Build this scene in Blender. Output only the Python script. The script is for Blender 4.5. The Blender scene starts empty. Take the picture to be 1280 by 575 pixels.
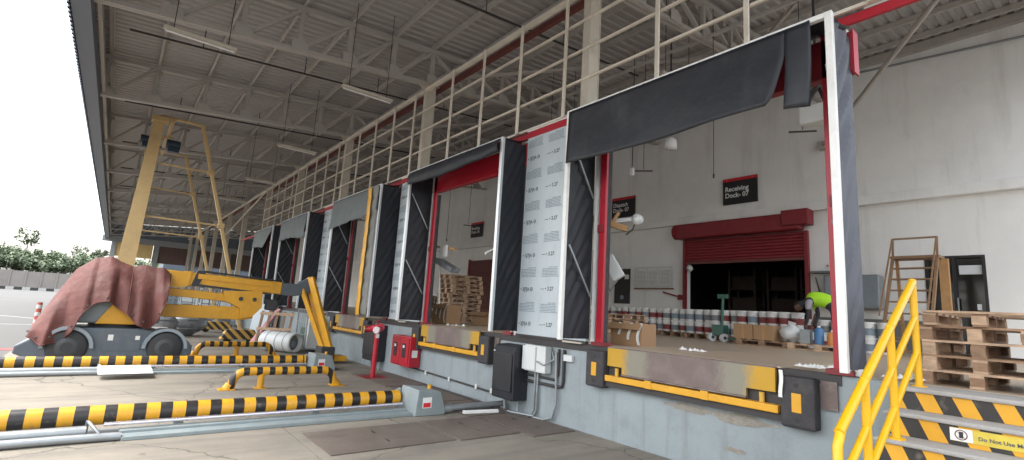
import bpy, bmesh, math, random
from mathutils import Vector, Matrix, Euler
R = math.radians
random.seed(7)
S = bpy.context.scene
C = S.collection

# ------------------------------------------------------------------ camera, sky, sun, exposure
yaw, pitch, roll = R(37.986), R(9.282), R(3.559)
fw = Vector((-math.cos(yaw)*math.cos(pitch), math.sin(yaw)*math.cos(pitch), math.sin(pitch)))
rt = fw.cross(Vector((0, 0, 1))).normalized(); up = rt.cross(fw)
r2 = rt*math.cos(roll)+up*math.sin(roll); u2 = up*math.cos(roll)-rt*math.sin(roll)
cd = bpy.data.cameras.new('camera'); cam = bpy.data.objects.new('camera', cd); C.objects.link(cam)
cd.sensor_fit = 'HORIZONTAL'; cd.sensor_width = 36; cd.lens = 36*623.36/1280
cd.clip_start = .05; cd.clip_end = 3000
cam.matrix_world = Matrix(((r2.x, u2.x, -fw.x, 0), (r2.y, u2.y, -fw.y, 0), (r2.z, u2.z, -fw.z, 1.7), (0, 0, 0, 1)))
S.camera = cam
SUN_EL, SUN_AZ = R(66), R(200)      # azimuth measured from +Y, clockwise
w = bpy.data.worlds.new('World'); S.world = w; w.use_nodes = True
nt = w.node_tree; bg = nt.nodes['Background']
sky = nt.nodes.new('ShaderNodeTexSky'); sky.sky_type = 'NISHITA'; sky.sun_disc = False
sky.sun_elevation = SUN_EL; sky.sun_rotation = SUN_AZ; sky.dust_density = 4; sky.air_density = 1.5; sky.ozone_density = 1
hs = nt.nodes.new('ShaderNodeHueSaturation'); hs.inputs['Saturation'].default_value = .3
nt.links.new(sky.outputs[0], hs.inputs['Color']); nt.links.new(hs.outputs[0], bg.inputs[0])
bg.inputs[1].default_value = .15
sl = bpy.data.lights.new('sun', 'SUN'); so = bpy.data.objects.new('sun', sl); C.objects.link(so)
sl.energy = .6; sl.angle = R(25); sl.color = (1, .97, .93)
sd = Vector((math.sin(SUN_AZ)*math.cos(SUN_EL), math.cos(SUN_AZ)*math.cos(SUN_EL), math.sin(SUN_EL)))
so.rotation_euler = (-sd).to_track_quat('-Z', 'Y').to_euler()
S.view_settings.view_transform = 'Standard'; S.view_settings.look = 'None'; S.view_settings.gamma = 1
S.view_settings.use_curve_mapping = False
S.view_settings.exposure = 2.2
S.render.engine = 'CYCLES'
S.cycles.use_denoising = True
S.cycles.max_bounces = 9; S.cycles.diffuse_bounces = 6; S.cycles.glossy_bounces = 4; S.cycles.transmission_bounces = 4
S.cycles.sample_clamp_indirect = 6

# ------------------------------------------------------------------ materials
MATS = {}
def mat(name, col, rough=.6, metal=0, var=.12, scale=2.5, bump=0, bscale=40, dirt=None, dscale=1.2, damt=.5, spec=.5, stretch=None):
    m = bpy.data.materials.new(name); m.use_nodes = True; MATS[name] = m
    n = m.node_tree.nodes; l = m.node_tree.links; b = n['Principled BSDF']
    b.inputs['Roughness'].default_value = rough; b.inputs['Metallic'].default_value = metal
    b.inputs['Specular IOR Level'].default_value = spec
    tc = n.new('ShaderNodeNewGeometry'); vec = tc.outputs['Position']
    if stretch:
        mp = n.new('ShaderNodeMapping'); mp.inputs['Scale'].default_value = stretch
        l.new(vec, mp.inputs['Vector']); vec = mp.outputs[0]
    no = n.new('ShaderNodeTexNoise'); no.inputs['Scale'].default_value = scale; no.inputs['Detail'].default_value = 6; no.inputs['Roughness'].default_value = .65
    l.new(vec, no.inputs['Vector'])
    mr = n.new('ShaderNodeMapRange'); mr.inputs[1].default_value = .25; mr.inputs[2].default_value = .75
    mr.inputs[3].default_value = 1-var; mr.inputs[4].default_value = 1+var
    l.new(no.outputs[0], mr.inputs[0])
    mul = n.new('ShaderNodeMix'); mul.data_type = 'RGBA'; mul.blend_type = 'MULTIPLY'; mul.inputs[0].default_value = 1
    mul.inputs[6].default_value = (*col, 1); l.new(mr.outputs[0], mul.inputs[7])
    out = mul.outputs[2]
    if dirt:
        n2 = n.new('ShaderNodeTexNoise'); n2.inputs['Scale'].default_value = dscale; n2.inputs['Detail'].default_value = 9; n2.inputs['Roughness'].default_value = .7
        l.new(vec, n2.inputs['Vector'])
        r2_ = n.new('ShaderNodeMapRange'); r2_.inputs[1].default_value = .5; r2_.inputs[2].default_value = .72; r2_.inputs[4].default_value = damt
        l.new(n2.outputs[0], r2_.inputs[0])
        mx = n.new('ShaderNodeMix'); mx.data_type = 'RGBA'; l.new(r2_.outputs[0], mx.inputs[0]); l.new(out, mx.inputs[6]); mx.inputs[7].default_value = (*dirt, 1)
        out = mx.outputs[2]
    l.new(out, b.inputs['Base Color'])
    rr = n.new('ShaderNodeMapRange'); rr.inputs[3].default_value = max(.02, rough-.12); rr.inputs[4].default_value = min(1, rough+.12)
    l.new(no.outputs[0], rr.inputs[0]); l.new(rr.outputs[0], b.inputs['Roughness'])
    if bump:
        nb = n.new('ShaderNodeTexNoise'); nb.inputs['Scale'].default_value = bscale; nb.inputs['Detail'].default_value = 5
        l.new(vec, nb.inputs['Vector'])
        bp = n.new('ShaderNodeBump'); bp.inputs['Strength'].default_value = bump; bp.inputs['Distance'].default_value = .02
        l.new(nb.outputs[0], bp.inputs['Height']); l.new(bp.outputs[0], b.inputs['Normal'])
    return m

def stripes(name, axis, period, ca, cb, duty=.5, slant=0, rough=.4, off=0):
    """painted bands along a world axis, optionally slanted with height"""
    m = mat(name, ca, rough, var=.1, scale=6)
    n = m.node_tree.nodes; l = m.node_tree.links; b = n['Principled BSDF']
    g = n.new('ShaderNodeNewGeometry'); sp = n.new('ShaderNodeSeparateXYZ'); l.new(g.outputs['Position'], sp.inputs[0])
    v = sp.outputs['XYZ'.index(axis)]
    if slant:
        ma = n.new('ShaderNodeMath'); ma.operation = 'MULTIPLY_ADD'; l.new(sp.outputs[2], ma.inputs[0]); ma.inputs[1].default_value = slant; l.new(v, ma.inputs[2]); v = ma.outputs[0]
    ad = n.new('ShaderNodeMath'); ad.operation = 'ADD'; l.new(v, ad.inputs[0]); ad.inputs[1].default_value = 100*period+off
    mo = n.new('ShaderNodeMath'); mo.operation = 'MODULO'; l.new(ad.outputs[0], mo.inputs[0]); mo.inputs[1].default_value = period
    gt = n.new('ShaderNodeMath'); gt.operation = 'GREATER_THAN'; l.new(mo.outputs[0], gt.inputs[0]); gt.inputs[1].default_value = period*duty
    src = b.inputs['Base Color'].links[0].from_socket
    mx = n.new('ShaderNodeMix'); mx.data_type = 'RGBA'; l.new(gt.outputs[0], mx.inputs[0]); l.new(src, mx.inputs[6]); mx.inputs[7].default_value = (*cb, 1)
    # scuffs
    sc = n.new('ShaderNodeTexNoise'); sc.inputs['Scale'].default_value = 14; sc.inputs['Detail'].default_value = 8; l.new(g.outputs['Position'], sc.inputs['Vector'])
    sr = n.new('ShaderNodeMapRange'); sr.inputs[1].default_value = .6; sr.inputs[2].default_value = .75; sr.inputs[4].default_value = .45; l.new(sc.outputs[0], sr.inputs[0])
    m2 = n.new('ShaderNodeMix'); m2.data_type = 'RGBA'; l.new(sr.outputs[0], m2.inputs[0]); l.new(mx.outputs[2], m2.inputs[6]); m2.inputs[7].default_value = (.22, .19, .15, 1)
    l.new(m2.outputs[2], b.inputs['Base Color'])
    return m

YEL = (.66, .33, .02); BLK = (.022, .02, .02)
mat('concrete', (.225, .20, .163), .85, var=.22, scale=1.1, bump=.45, bscale=60, dirt=(.15, .135, .113), dscale=.8, damt=.75, stretch=(1.6, .7, 1))
mat('yard', (.105, .103, .098), .9, var=.1, scale=.25, bump=.3, bscale=30, dirt=(.08, .077, .072), dscale=.12, damt=.6)
mat('dock_paint', (.268, .308, .325), .62, var=.09, scale=1.3, bump=.15, bscale=25, dirt=(.18, .20, .205), dscale=1.5, damt=.7)
mat('dock_floor', (.45, .355, .26), .4, var=.14, scale=1.1, bump=.1, bscale=30, dirt=(.36, .27, .19), dscale=1.2, damt=.6)
mat('stair_concrete', (.36, .35, .335), .85, var=.18, scale=3, bump=.4, bscale=70, dirt=(.22, .2, .18), dscale=3)
mat('spall', (.27, .25, .215), .95, var=.25, scale=8, bump=.8, bscale=40)
mat('cover_steel', (.14, .112, .094), .75, .1, var=.22, scale=1.6, bump=.3, bscale=80, dirt=(.19, .162, .14), dscale=1.1, damt=.6)
mat('wall_white', (.80, .80, .79), .8, var=.06, scale=.6, bump=.12, bscale=18, dirt=(.66, .65, .63), dscale=.35, damt=.6)
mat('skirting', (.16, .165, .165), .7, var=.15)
mat('roof_sheet', (.40, .38, .37), .5, .2, var=.16, scale=.5, dirt=(.28, .255, .24), dscale=.5, damt=.6, stretch=(1, .15, 1))
mat('fascia', (.15, .17, .20), .6, .2, var=.1, scale=1)
mat('steel_cream', (.52, .475, .40), .6, var=.12, scale=1.5, dirt=(.30, .25, .2), dscale=1.6, damt=.45)
mat('steel_grid', (.68, .62, .53), .55, var=.1, scale=2, dirt=(.42, .34, .27), dscale=3, damt=.4)
mat('steel_truss', (.43, .405, .375), .65, var=.14, scale=1.2, dirt=(.18, .155, .13), dscale=1.2, damt=.5)
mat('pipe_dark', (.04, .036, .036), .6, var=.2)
mat('girder_red', (.15, .042, .038), .6, var=.2, dirt=(.1, .04, .035))
mat('red', (.40, .010, .026), .38, var=.12, scale=4, dirt=(.30, .03, .04), dscale=5, damt=.4)
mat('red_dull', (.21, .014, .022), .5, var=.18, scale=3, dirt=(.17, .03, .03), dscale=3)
mat('red_print', (.6, .02, .03), .5, var=.05)
mat('black_fabric', (.012, .014, .021), .55, var=.3, scale=2.5, bump=.7, bscale=6, dirt=(.03, .031, .04), dscale=1.2, damt=.55)
mat('curtain_fabric', (.010, .011, .017), .5, var=.2, scale=1.4, bump=1, bscale=2.2, dirt=(.02, .022, .03), dscale=.9, damt=.6)
mat('grey_fabric', (.115, .135, .14), .6, var=.18, scale=3, bump=.05, bscale=200, dirt=(.07, .08, .085), dscale=2)
mat('blue_fabric', (.078, .083, .104), .6, var=.2, scale=4, bump=.1, bscale=90)
mat('aluminium', (.66, .68, .70), .35, .55, var=.08, scale=6)
mat('white_paint', (.74, .74, .73), .45, var=.06, scale=5, dirt=(.5, .47, .43), dscale=6, damt=.35)
mat('galv', (.30, .325, .34), .45, .5, var=.14, scale=6, dirt=(.28, .29, .3), dscale=5)
mat('rail_paint', (.24, .285, .295), .5, .15, var=.12, scale=4, dirt=(.25, .25, .24), dscale=3)
mat('chrome', (.80, .76, .84), .28, .9, var=.05)
mat('film', (.50, .555, .59), .35, var=.05, scale=2)
mat('film_ink', (.09, .10, .11), .6, var=.1)
mat('film_grey', (.21, .26, .31), .6, var=.1)
mat('yellow', YEL, .42, var=.12, scale=3, dirt=(.38, .24, .06), dscale=4, damt=.4)
mat('rail_yellow', (.74, .41, .008), .32, var=.06, scale=5)
mat('yellow_worn', (.62, .36, .05), .6, var=.25, scale=5, bump=.2, bscale=60, dirt=(.2, .15, .1), dscale=5, damt=.8)
mat('gantry_yellow', (.58, .41, .19), .5, var=.12, scale=1.5, dirt=(.4, .27, .14), dscale=2)
mat('lift_grey', (.095, .12, .145), .45, var=.1, scale=3, dirt=(.19, .19, .19), dscale=2.5, damt=.45)
mat('lift_light', (.25, .30, .335), .5, var=.1)
mat('tarp', (.125, .042, .035), .7, var=.25, scale=2.2, bump=1, bscale=7, dirt=(.18, .085, .07), dscale=1.6, damt=.6)
mat('tyre', (.045, .047, .05), .8, var=.2)
mat('hub', (.06, .065, .07), .6, var=.2)
mat('black_plastic', (.017, .018, .023), .42, var=.15, scale=6)
mat('rubber', (.04, .038, .042), .75, var=.25, scale=8, bump=.3, bscale=60, dirt=(.085, .075, .07), dscale=6, damt=.7)
mat('white_plastic', (.60, .62, .62), .4, var=.05, scale=4, dirt=(.5, .48, .45), dscale=8, damt=.3)
mat('lip_steel', (.165, .125, .115), .55, .35, var=.2, scale=3, bump=.15, bscale=60, dirt=(.30, .285, .25), dscale=2.6, damt=.75)
mat('wood', (.30, .185, .115), .8, var=.32, scale=6, bump=.3, bscale=60, dirt=(.15, .10, .07), dscale=4, damt=.75, stretch=(1, 4, 4))
mat('wood_pale', (.52, .36, .24), .8, var=.32, scale=6, bump=.3, bscale=60, dirt=(.20, .14, .10), dscale=4, damt=.75, stretch=(1, 4, 4))
mat('ladder_wood', (.26, .155, .085), .7, var=.25, scale=4)
mat('orange_wood', (.42, .235, .10), .65, var=.2, scale=4)
mat('cardboard', (.34, .205, .11), .85, var=.12, scale=3, dirt=(.25, .15, .08), dscale=3)
mat('paper', (.74, .74, .72), .8, var=.08)
mat('bucket_white', (.68, .68, .67), .4, var=.05)
mat('bucket_red', (.22, .04, .04), .45, var=.15)
mat('bucket_grey', (.18, .19, .2), .5, var=.15)
mat('green', (.015, .085, .06), .45, var=.15)
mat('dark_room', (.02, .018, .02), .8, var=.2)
mat('dark_room_b', (.045, .032, .027), .8, var=.2)  # rack and carton tone darkened to stand in for shade in the room
mat('glass_dark', (.012, .014, .014), .12, var=.05)
mat('pane_pale', (.62, .66, .68), .4, var=.05)
mat('sign_black', (.018, .018, .02), .5, var=.1)
mat('sign_white', (.78, .78, .78), .5, var=.02)
mat('sign_yellow', (.60, .47, .06), .5, var=.15, scale=8, dirt=(.4, .33, .14), dscale=9, damt=.6)
mat('hi_vis', (.42, .80, .03), .6, var=.12, scale=8)
mat('skin', (.12, .065, .045), .55, var=.1)
mat('hair', (.012, .01, .01), .6)
mat('trousers', (.035, .035, .045), .8, var=.2)
mat('shirt', (.28, .27, .30), .8, var=.2)
mat('blue', (.06, .17, .34), .5, var=.15)
mat('blue_motor', (.02, .05, .08), .5, var=.15)
mat('orange', (.62, .25, .07), .5, var=.15)
mat('curtain_grey', (.20, .20, .185), .6, var=.2, scale=3, dirt=(.12, .12, .11))
mat('end_cladding', (.11, .07, .06), .7, var=.2)
mat('plastic_wrap', (.22, .235, .25), .25, var=.35, scale=5, bump=.6, bscale=14)
mat('pink_board', (.50, .24, .25), .7, var=.15)
mat('bark', (.10, .075, .055), .9, var=.2, bump=.6)
mat('compound_wall', (.24, .22, .205), .9, var=.12, scale=.3, dirt=(.17, .155, .14), dscale=.4)
mat('kerb_white', (.4, .4, .38), .8); mat('kerb_black', (.04, .04, .04), .8)
mat('line_white', (.22, .22, .215), .7, var=.12, scale=3)
mat('line_red', (.45, .06, .06), .7, var=.15)
mat('far_yellow', (.62, .45, .2), .7)
def age_concrete(nm, scale, crack):
    m = MATS[nm]; n = m.node_tree.nodes; l = m.node_tree.links; b = n['Principled BSDF']; src = b.inputs['Base Color'].links[0].from_socket
    g = n.new('ShaderNodeNewGeometry')
    no = n.new('ShaderNodeTexNoise'); no.inputs['Scale'].default_value = 1.3; no.inputs['Detail'].default_value = 7; l.new(g.outputs['Position'], no.inputs['Vector'])
    mx = n.new('ShaderNodeMix'); mx.data_type = 'RGBA'; mx.blend_type = 'LINEAR_LIGHT'; mx.inputs[0].default_value = .35; l.new(g.outputs['Position'], mx.inputs[6]); l.new(no.outputs['Color'], mx.inputs[7])
    vo = n.new('ShaderNodeTexVoronoi'); vo.feature = 'DISTANCE_TO_EDGE'; vo.inputs['Scale'].default_value = scale; l.new(mx.outputs[2], vo.inputs['Vector'])
    mr = n.new('ShaderNodeMapRange'); mr.inputs[1].default_value = .0; mr.inputs[2].default_value = .006; mr.inputs[3].default_value = crack; mr.inputs[4].default_value = 0; l.new(vo.outputs[0], mr.inputs[0])
    m1 = n.new('ShaderNodeMix'); m1.data_type = 'RGBA'; l.new(mr.outputs[0], m1.inputs[0]); l.new(src, m1.inputs[6]); m1.inputs[7].default_value = (.06, .055, .048, 1)
    # tyre tracks run towards the dock
    sp = n.new('ShaderNodeMapping'); sp.inputs['Scale'].default_value = (2.3, .10, 1); l.new(g.outputs['Position'], sp.inputs[0])
    n3 = n.new('ShaderNodeTexNoise'); n3.inputs['Scale'].default_value = 1.4; n3.inputs['Detail'].default_value = 4; l.new(sp.outputs[0], n3.inputs['Vector'])
    r3 = n.new('ShaderNodeMapRange'); r3.inputs[1].default_value = .52; r3.inputs[2].default_value = .68; r3.inputs[4].default_value = .38; l.new(n3.outputs[0], r3.inputs[0])
    m2 = n.new('ShaderNodeMix'); m2.data_type = 'RGBA'; l.new(r3.outputs[0], m2.inputs[0]); l.new(m1.outputs[2], m2.inputs[6]); m2.inputs[7].default_value = (.10, .095, .088, 1)
    # oil spots
    n4 = n.new('ShaderNodeTexNoise'); n4.inputs['Scale'].default_value = 3.2; n4.inputs['Detail'].default_value = 3; l.new(g.outputs['Position'], n4.inputs['Vector'])
    r4 = n.new('ShaderNodeMapRange'); r4.inputs[1].default_value = .68; r4.inputs[2].default_value = .75; r4.inputs[4].default_value = .5; l.new(n4.outputs[0], r4.inputs[0])
    m3 = n.new('ShaderNodeMix'); m3.data_type = 'RGBA'; l.new(r4.outputs[0], m3.inputs[0]); l.new(m2.outputs[2], m3.inputs[6]); m3.inputs[7].default_value = (.07, .064, .056, 1)
    l.new(m3.outputs[2], b.inputs['Base Color'])
age_concrete('concrete', .33, .8)
def streak(nm, col, amt, sc=(3, 3, .25), lo=.52, hi=.72):
    m = MATS[nm]; n = m.node_tree.nodes; l = m.node_tree.links; b = n['Principled BSDF']; src = b.inputs['Base Color'].links[0].from_socket
    g = n.new('ShaderNodeNewGeometry'); mp = n.new('ShaderNodeMapping'); mp.inputs['Scale'].default_value = sc; l.new(g.outputs['Position'], mp.inputs[0])
    no = n.new('ShaderNodeTexNoise'); no.inputs['Scale'].default_value = 1.5; no.inputs['Detail'].default_value = 8; no.inputs['Roughness'].default_value = .7; l.new(mp.outputs[0], no.inputs['Vector'])
    r_ = n.new('ShaderNodeMapRange'); r_.inputs[1].default_value = lo; r_.inputs[2].default_value = hi; r_.inputs[4].default_value = amt; l.new(no.outputs[0], r_.inputs[0])
    mx = n.new('ShaderNodeMix'); mx.data_type = 'RGBA'; l.new(r_.outputs[0], mx.inputs[0]); l.new(src, mx.inputs[6]); mx.inputs[7].default_value = (*col, 1); l.new(mx.outputs[2], b.inputs['Base Color'])
streak('dock_paint', (.15, .15, .14), .6)
streak('wall_white', (.52, .50, .47), .45, (1.2, 1.2, .12))
streak('curtain_fabric', (.045, .046, .052), .5, (2.5, 2.5, .5))
streak('black_fabric', (.04, .041, .048), .45, (3, 3, .6))
streak('film', (.36, .40, .42), .4, (4, 4, 1))
streak('tarp', (.23, .14, .12), .5, (2, 2, 1.2), .55, .75)
streak('white_paint', (.45, .42, .38), .4, (8, 8, 1))
streak('cover_steel', (.07, .058, .05), .6, (3, 1, 1), .55, .7)
def lip_paint():
    m = mat('lip_paint', (.175, .135, .125), .55, .3, var=.2, scale=3, bump=.15, bscale=60, dirt=(.23, .20, .18), dscale=3, damt=.5)
    n = m.node_tree.nodes; l = m.node_tree.links; b = n['Principled BSDF']; src = b.inputs['Base Color'].links[0].from_socket
    tc = n.new('ShaderNodeTexCoord'); sp = n.new('ShaderNodeSeparateXYZ'); l.new(tc.outputs['Object'], sp.inputs[0])
    ab = n.new('ShaderNodeMath'); ab.operation = 'ABSOLUTE'; l.new(sp.outputs[0], ab.inputs[0])
    no = n.new('ShaderNodeTexNoise'); no.inputs['Scale'].default_value = 16; no.inputs['Detail'].default_value = 10; no.inputs['Roughness'].default_value = .8
    mp = n.new('ShaderNodeMapping'); mp.inputs['Scale'].default_value = (1.3, 1, .6); l.new(tc.outputs['Object'], mp.inputs[0]); l.new(mp.outputs[0], no.inputs['Vector'])
    ma = n.new('ShaderNodeMath'); ma.operation = 'MULTIPLY_ADD'; l.new(no.outputs[0], ma.inputs[0]); ma.inputs[1].default_value = .42; l.new(ab.outputs[0], ma.inputs[2])
    def step(a, c):
        r_ = n.new('ShaderNodeMapRange'); r_.inputs[1].default_value = a; r_.inputs[2].default_value = c; l.new(ma.outputs[0], r_.inputs[0]); return r_.outputs[0]
    m1 = n.new('ShaderNodeMix'); m1.data_type = 'RGBA'; l.new(step(.66, .80), m1.inputs[0]); l.new(src, m1.inputs[6]); m1.inputs[7].default_value = (.24, .225, .18, 1)
    m2 = n.new('ShaderNodeMix'); m2.data_type = 'RGBA'; l.new(step(1.0, 1.14), m2.inputs[0]); l.new(m1.outputs[2], m2.inputs[6]); m2.inputs[7].default_value = (.50, .29, .03, 1)
    l.new(m2.outputs[2], b.inputs['Base Color'])
lip_paint()
stripes('haz_pipe', 'Y', .27, YEL, BLK, .52)
stripes('haz_x', 'X', .24, YEL, (.03, .027, .025), .5, slant=.42, rough=.55, off=.05)
stripes('haz_block', 'Y', .30, (.55, .33, .07), (.03, .027, .025), .5, slant=1, rough=.55)
stripes('haz_hoop', 'Y', .22, YEL, BLK, .55)
stripes('post_rw', 'Z', .26, (.5, .49, .47), (.40, .08, .06), .5)
for nm, col in (('leaf_a', (.12, .16, .085)), ('leaf_b', (.125, .165, .095)), ('leaf_c', (.11, .14, .08))):
    m = mat(nm, col, .6, var=.3, scale=1.2)
    m.node_tree.nodes['Principled BSDF'].inputs['Subsurface Weight'].default_value = 0

# ------------------------------------------------------------------ mesh helpers
class MB:
    def __init__(s): s.v = []; s.f = []; s.sm = []
    def add(s, vs, fs, smooth=False):
        o = len(s.v); s.v += [tuple(v) for v in vs]; s.f += [tuple(i+o for i in f) for f in fs]; s.sm += [smooth]*len(fs); return s
    def box(s, x0, x1, y0, y1, z0, z1):
        return s.add([(x, y, z) for x in (x0, x1) for y in (y0, y1) for z in (z0, z1)],
                     [(0, 1, 3, 2), (4, 6, 7, 5), (0, 4, 5, 1), (2, 3, 7, 6), (0, 2, 6, 4), (1, 5, 7, 3)])
    def frame(s, p, q):
        d = (Vector(q)-Vector(p)); L = d.length; d.normalize()
        ref = Vector((0, 0, 1)) if abs(d.z) < .95 else Vector((1, 0, 0))
        a = d.cross(ref).normalized(); b = a.cross(d).normalized(); return d, a, b, L
    def bar(s, p, q, w, h):            # w across (horizontal), h upright
        p = Vector(p); q = Vector(q); d, a, b, L = s.frame(p, q); vs = []
        for e in (p, q):
            for i, j in ((-1, -1), (1, -1), (1, 1), (-1, 1)): vs.append(e+a*(w/2*i)+b*(h/2*j))
        return s.add(vs, [(0, 3, 2, 1), (4, 5, 6, 7), (0, 1, 5, 4), (1, 2, 6, 5), (2, 3, 7, 6), (3, 0, 4, 7)])
    def tube(s, p, q, r, n=10, r1=None, caps=True):
        p = Vector(p); q = Vector(q); d, a, b, L = s.frame(p, q); r1 = r if r1 is None else r1; vs = []
        for e, rr in ((p, r), (q, r1)):
            for k in range(n): t = 2*math.pi*k/n; vs.append(e+a*(rr*math.cos(t))+b*(rr*math.sin(t)))
        s.add(vs, [(k, (k+1) % n, n+(k+1) % n, n+k) for k in range(n)], True)
        if caps:
            s.add(vs[:n], [tuple(range(n))[::-1]]); s.add(vs[n:], [tuple(range(n))])
        return s
    def path(s, pts, r, n=8):
        pts = [Vector(p) for p in pts]; vs = []; m = len(pts); pa = None
        for i, p in enumerate(pts):
            d = (pts[min(i+1, m-1)]-pts[max(i-1, 0)]).normalized()
            if pa is None:
                ref = Vector((0, 0, 1)) if abs(d.z) < .9 else Vector((1, 0, 0)); a = d.cross(ref).normalized()
            else: a = (pa-d*pa.dot(d)).normalized()
            pa = a; b = d.cross(a)
            for k in range(n): t = 2*math.pi*k/n; vs.append(p+a*(r*math.cos(t))+b*(r*math.sin(t)))
        fs = [(i*n+k, i*n+(k+1) % n, (i+1)*n+(k+1) % n, (i+1)*n+k) for i in range(m-1) for k in range(n)]
        s.add(vs, fs, True); s.add(vs[:n], [tuple(range(n))[::-1]]); s.add(vs[-n:], [tuple(range(n))]); return s
    def prism(s, poly, axis, a0, a1):   # poly in the two other axes, extruded along axis
        n = len(poly); vs = []
        for a in (a0, a1):
            for (u, v) in poly:
                vs.append((a, u, v) if axis == 'X' else (u, a, v) if axis == 'Y' else (u, v, a))
        return s.add(vs, [tuple(range(n))[::-1], tuple(range(n, 2*n))]+[(i, (i+1) % n, n+(i+1) % n, n+i) for i in range(n)])
    def grid(s, nu, nv, fn, smooth=True):
        vs = [fn(i/(nu-1), j/(nv-1)) for j in range(nv) for i in range(nu)]
        return s.add(vs, [(j*nu+i, j*nu+i+1, (j+1)*nu+i+1, (j+1)*nu+i) for j in range(nv-1) for i in range(nu-1)], smooth)
    def lathe(s, prof, c=(0, 0, 0), n=14, axis='Z'):
        vs = []
        for (r, h) in prof:
            for k in range(n):
                t = 2*math.pi*k/n; x, y = r*math.cos(t), r*math.sin(t)
                v = (x, y, h) if axis == 'Z' else (h, x, y) if axis == 'X' else (x, h, y)
                vs.append((v[0]+c[0], v[1]+c[1], v[2]+c[2]))
        m = len(prof)
        s.add(vs, [(i*n+k, i*n+(k+1) % n, (i+1)*n+(k+1) % n, (i+1)*n+k) for i in range(m-1) for k in range(n)], True)
        s.add(vs[:n], [tuple(range(n))[::-1]]); s.add(vs[-n:], [tuple(range(n))]); return s
    def mesh(s, name):
        me = bpy.data.meshes.new(name); me.from_pydata(s.v, [], s.f); me.polygons.foreach_set('use_smooth', s.sm)
        bm = bmesh.new(); bm.from_mesh(me); bmesh.ops.recalc_face_normals(bm, faces=bm.faces); bm.to_mesh(me); bm.free(); return me
    def build(s, name, material, parent=None, bevel=0, world=False, thick=0):
        me = s.mesh(name); me.materials.append(MATS[material]); return link(name, me, parent, bevel, world, thick)
def link(name, me, parent=None, bevel=0, world=False, thick=0, loc=(0, 0, 0), rot=None):
    o = bpy.data.objects.new(name, me); C.objects.link(o); o.location = loc
    if rot: o.rotation_euler = rot
    if parent:
        o.parent = parent
        if world: o.location = Vector(loc)-parent.location
    if thick:
        m = o.modifiers.new('thick', 'SOLIDIFY'); m.thickness = thick; m.offset = 0
    if bevel:
        m = o.modifiers.new('bevel', 'BEVEL'); m.width = bevel; m.segments = 2; m.limit_method = 'ANGLE'; m.angle_limit = R(50)
    return o
def tag(o, label=None, cat=None, group=None, kind=None):
    if label: o['label'] = label
    if cat: o['category'] = cat
    if group: o['group'] = group
    if kind: o['kind'] = kind
    return o
def thing(name, loc, label, cat, group=None, rz=0):
    o = bpy.data.objects.new(name, None); C.objects.link(o); o.location = loc; o.rotation_euler.z = rz; o.empty_display_size = .2
    return tag(o, label, cat, group)
def copy_tree(o, parent=None):
    c = o.copy(); C.objects.link(c); c.parent = parent
    for ch in list(o.children): copy_tree(ch, c)
    return c
TXT = {}
def text(body, size, material, parent, loc, rot, name='lettering', align='LEFT', spacing=1, ext=.001, sx=1, lspace=1):
    key = (body, size, material, spacing)
    if key not in TXT:
        cu = bpy.data.curves.new(name, 'FONT'); cu.body = body; cu.size = size; cu.align_x = align; cu.extrude = ext
        cu.space_line = spacing; cu.space_character = lspace; cu.resolution_u = 3; cu.offset = size*.022
        tmp = bpy.data.objects.new('tmp', cu); me = bpy.data.meshes.new_from_object(tmp)
        bpy.data.objects.remove(tmp); bpy.data.curves.remove(cu)
        me.name = name; me.materials.clear(); me.materials.append(MATS[material]); TXT[key] = me
    o = link(name, TXT[key], parent, loc=loc, rot=rot); o.scale.x = sx
    return o
def nz(x, y=0, z=0):
    from mathutils import noise
    return noise.noise(Vector((x, y, z)))
ORD = ['first', 'second', 'third', 'fourth', 'fifth', 'sixth', 'seventh', 'eighth', 'ninth', 'tenth', 'eleventh', 'twelfth', 'thirteenth', 'fourteenth', 'fifteenth', 'sixteenth', 'seventeenth', 'eighteenth', 'nineteenth', 'twentieth']
def ordw(n):
    return ORD[n] if n < 20 else ('twenty-' if n < 29 else 'thirty-')+ORD[(n-20) % 10] if n != 29 else 'thirtieth'

# ------------------------------------------------------------------ ground, yard
DZ, DY = 1.27, 5.8          # dock height, dock face
YB = 16.2                   # back wall
g = MB().add([(-900, -900, -.03), (900, -900, -.03), (900, 900, -.03), (-900, 900, -.03)], [(0, 1, 2, 3)]).build('ground', 'yard'); tag(g, kind='structure')
ap = bpy.data.objects.new('concrete_apron', None); C.objects.link(ap); tag(ap, 'pale concrete apron in front of the loading dock', kind='structure')
sx, sy = 4.6, 3.75
slab = MB().box(.006, sx-.006, .006, sy-.006, -.15, 0).mesh('concrete_slab'); slab.materials.append(MATS['concrete'])
for i in range(16):
    for j in range(2):
        link('concrete_slab', slab, ap, loc=(8-sx*(i+1), DY-.02-sy*(j+1), random.uniform(-.002, .002)))
ln = MB().box(-28.6, -28.3, -40, -1.6, -.03, -.024).build('road_line', 'line_white'); tag(ln, kind='structure')
ln = MB().bar((-60, -22, -.026), (-33, -2.5, -.026), .25, .006).build('road_line', 'line_white'); tag(ln, kind='structure')
ln = MB().box(-18.3, -17.9, -12, -1.75, -.03, -.022).build('road_line', 'line_red'); tag(ln, kind='structure')

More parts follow.
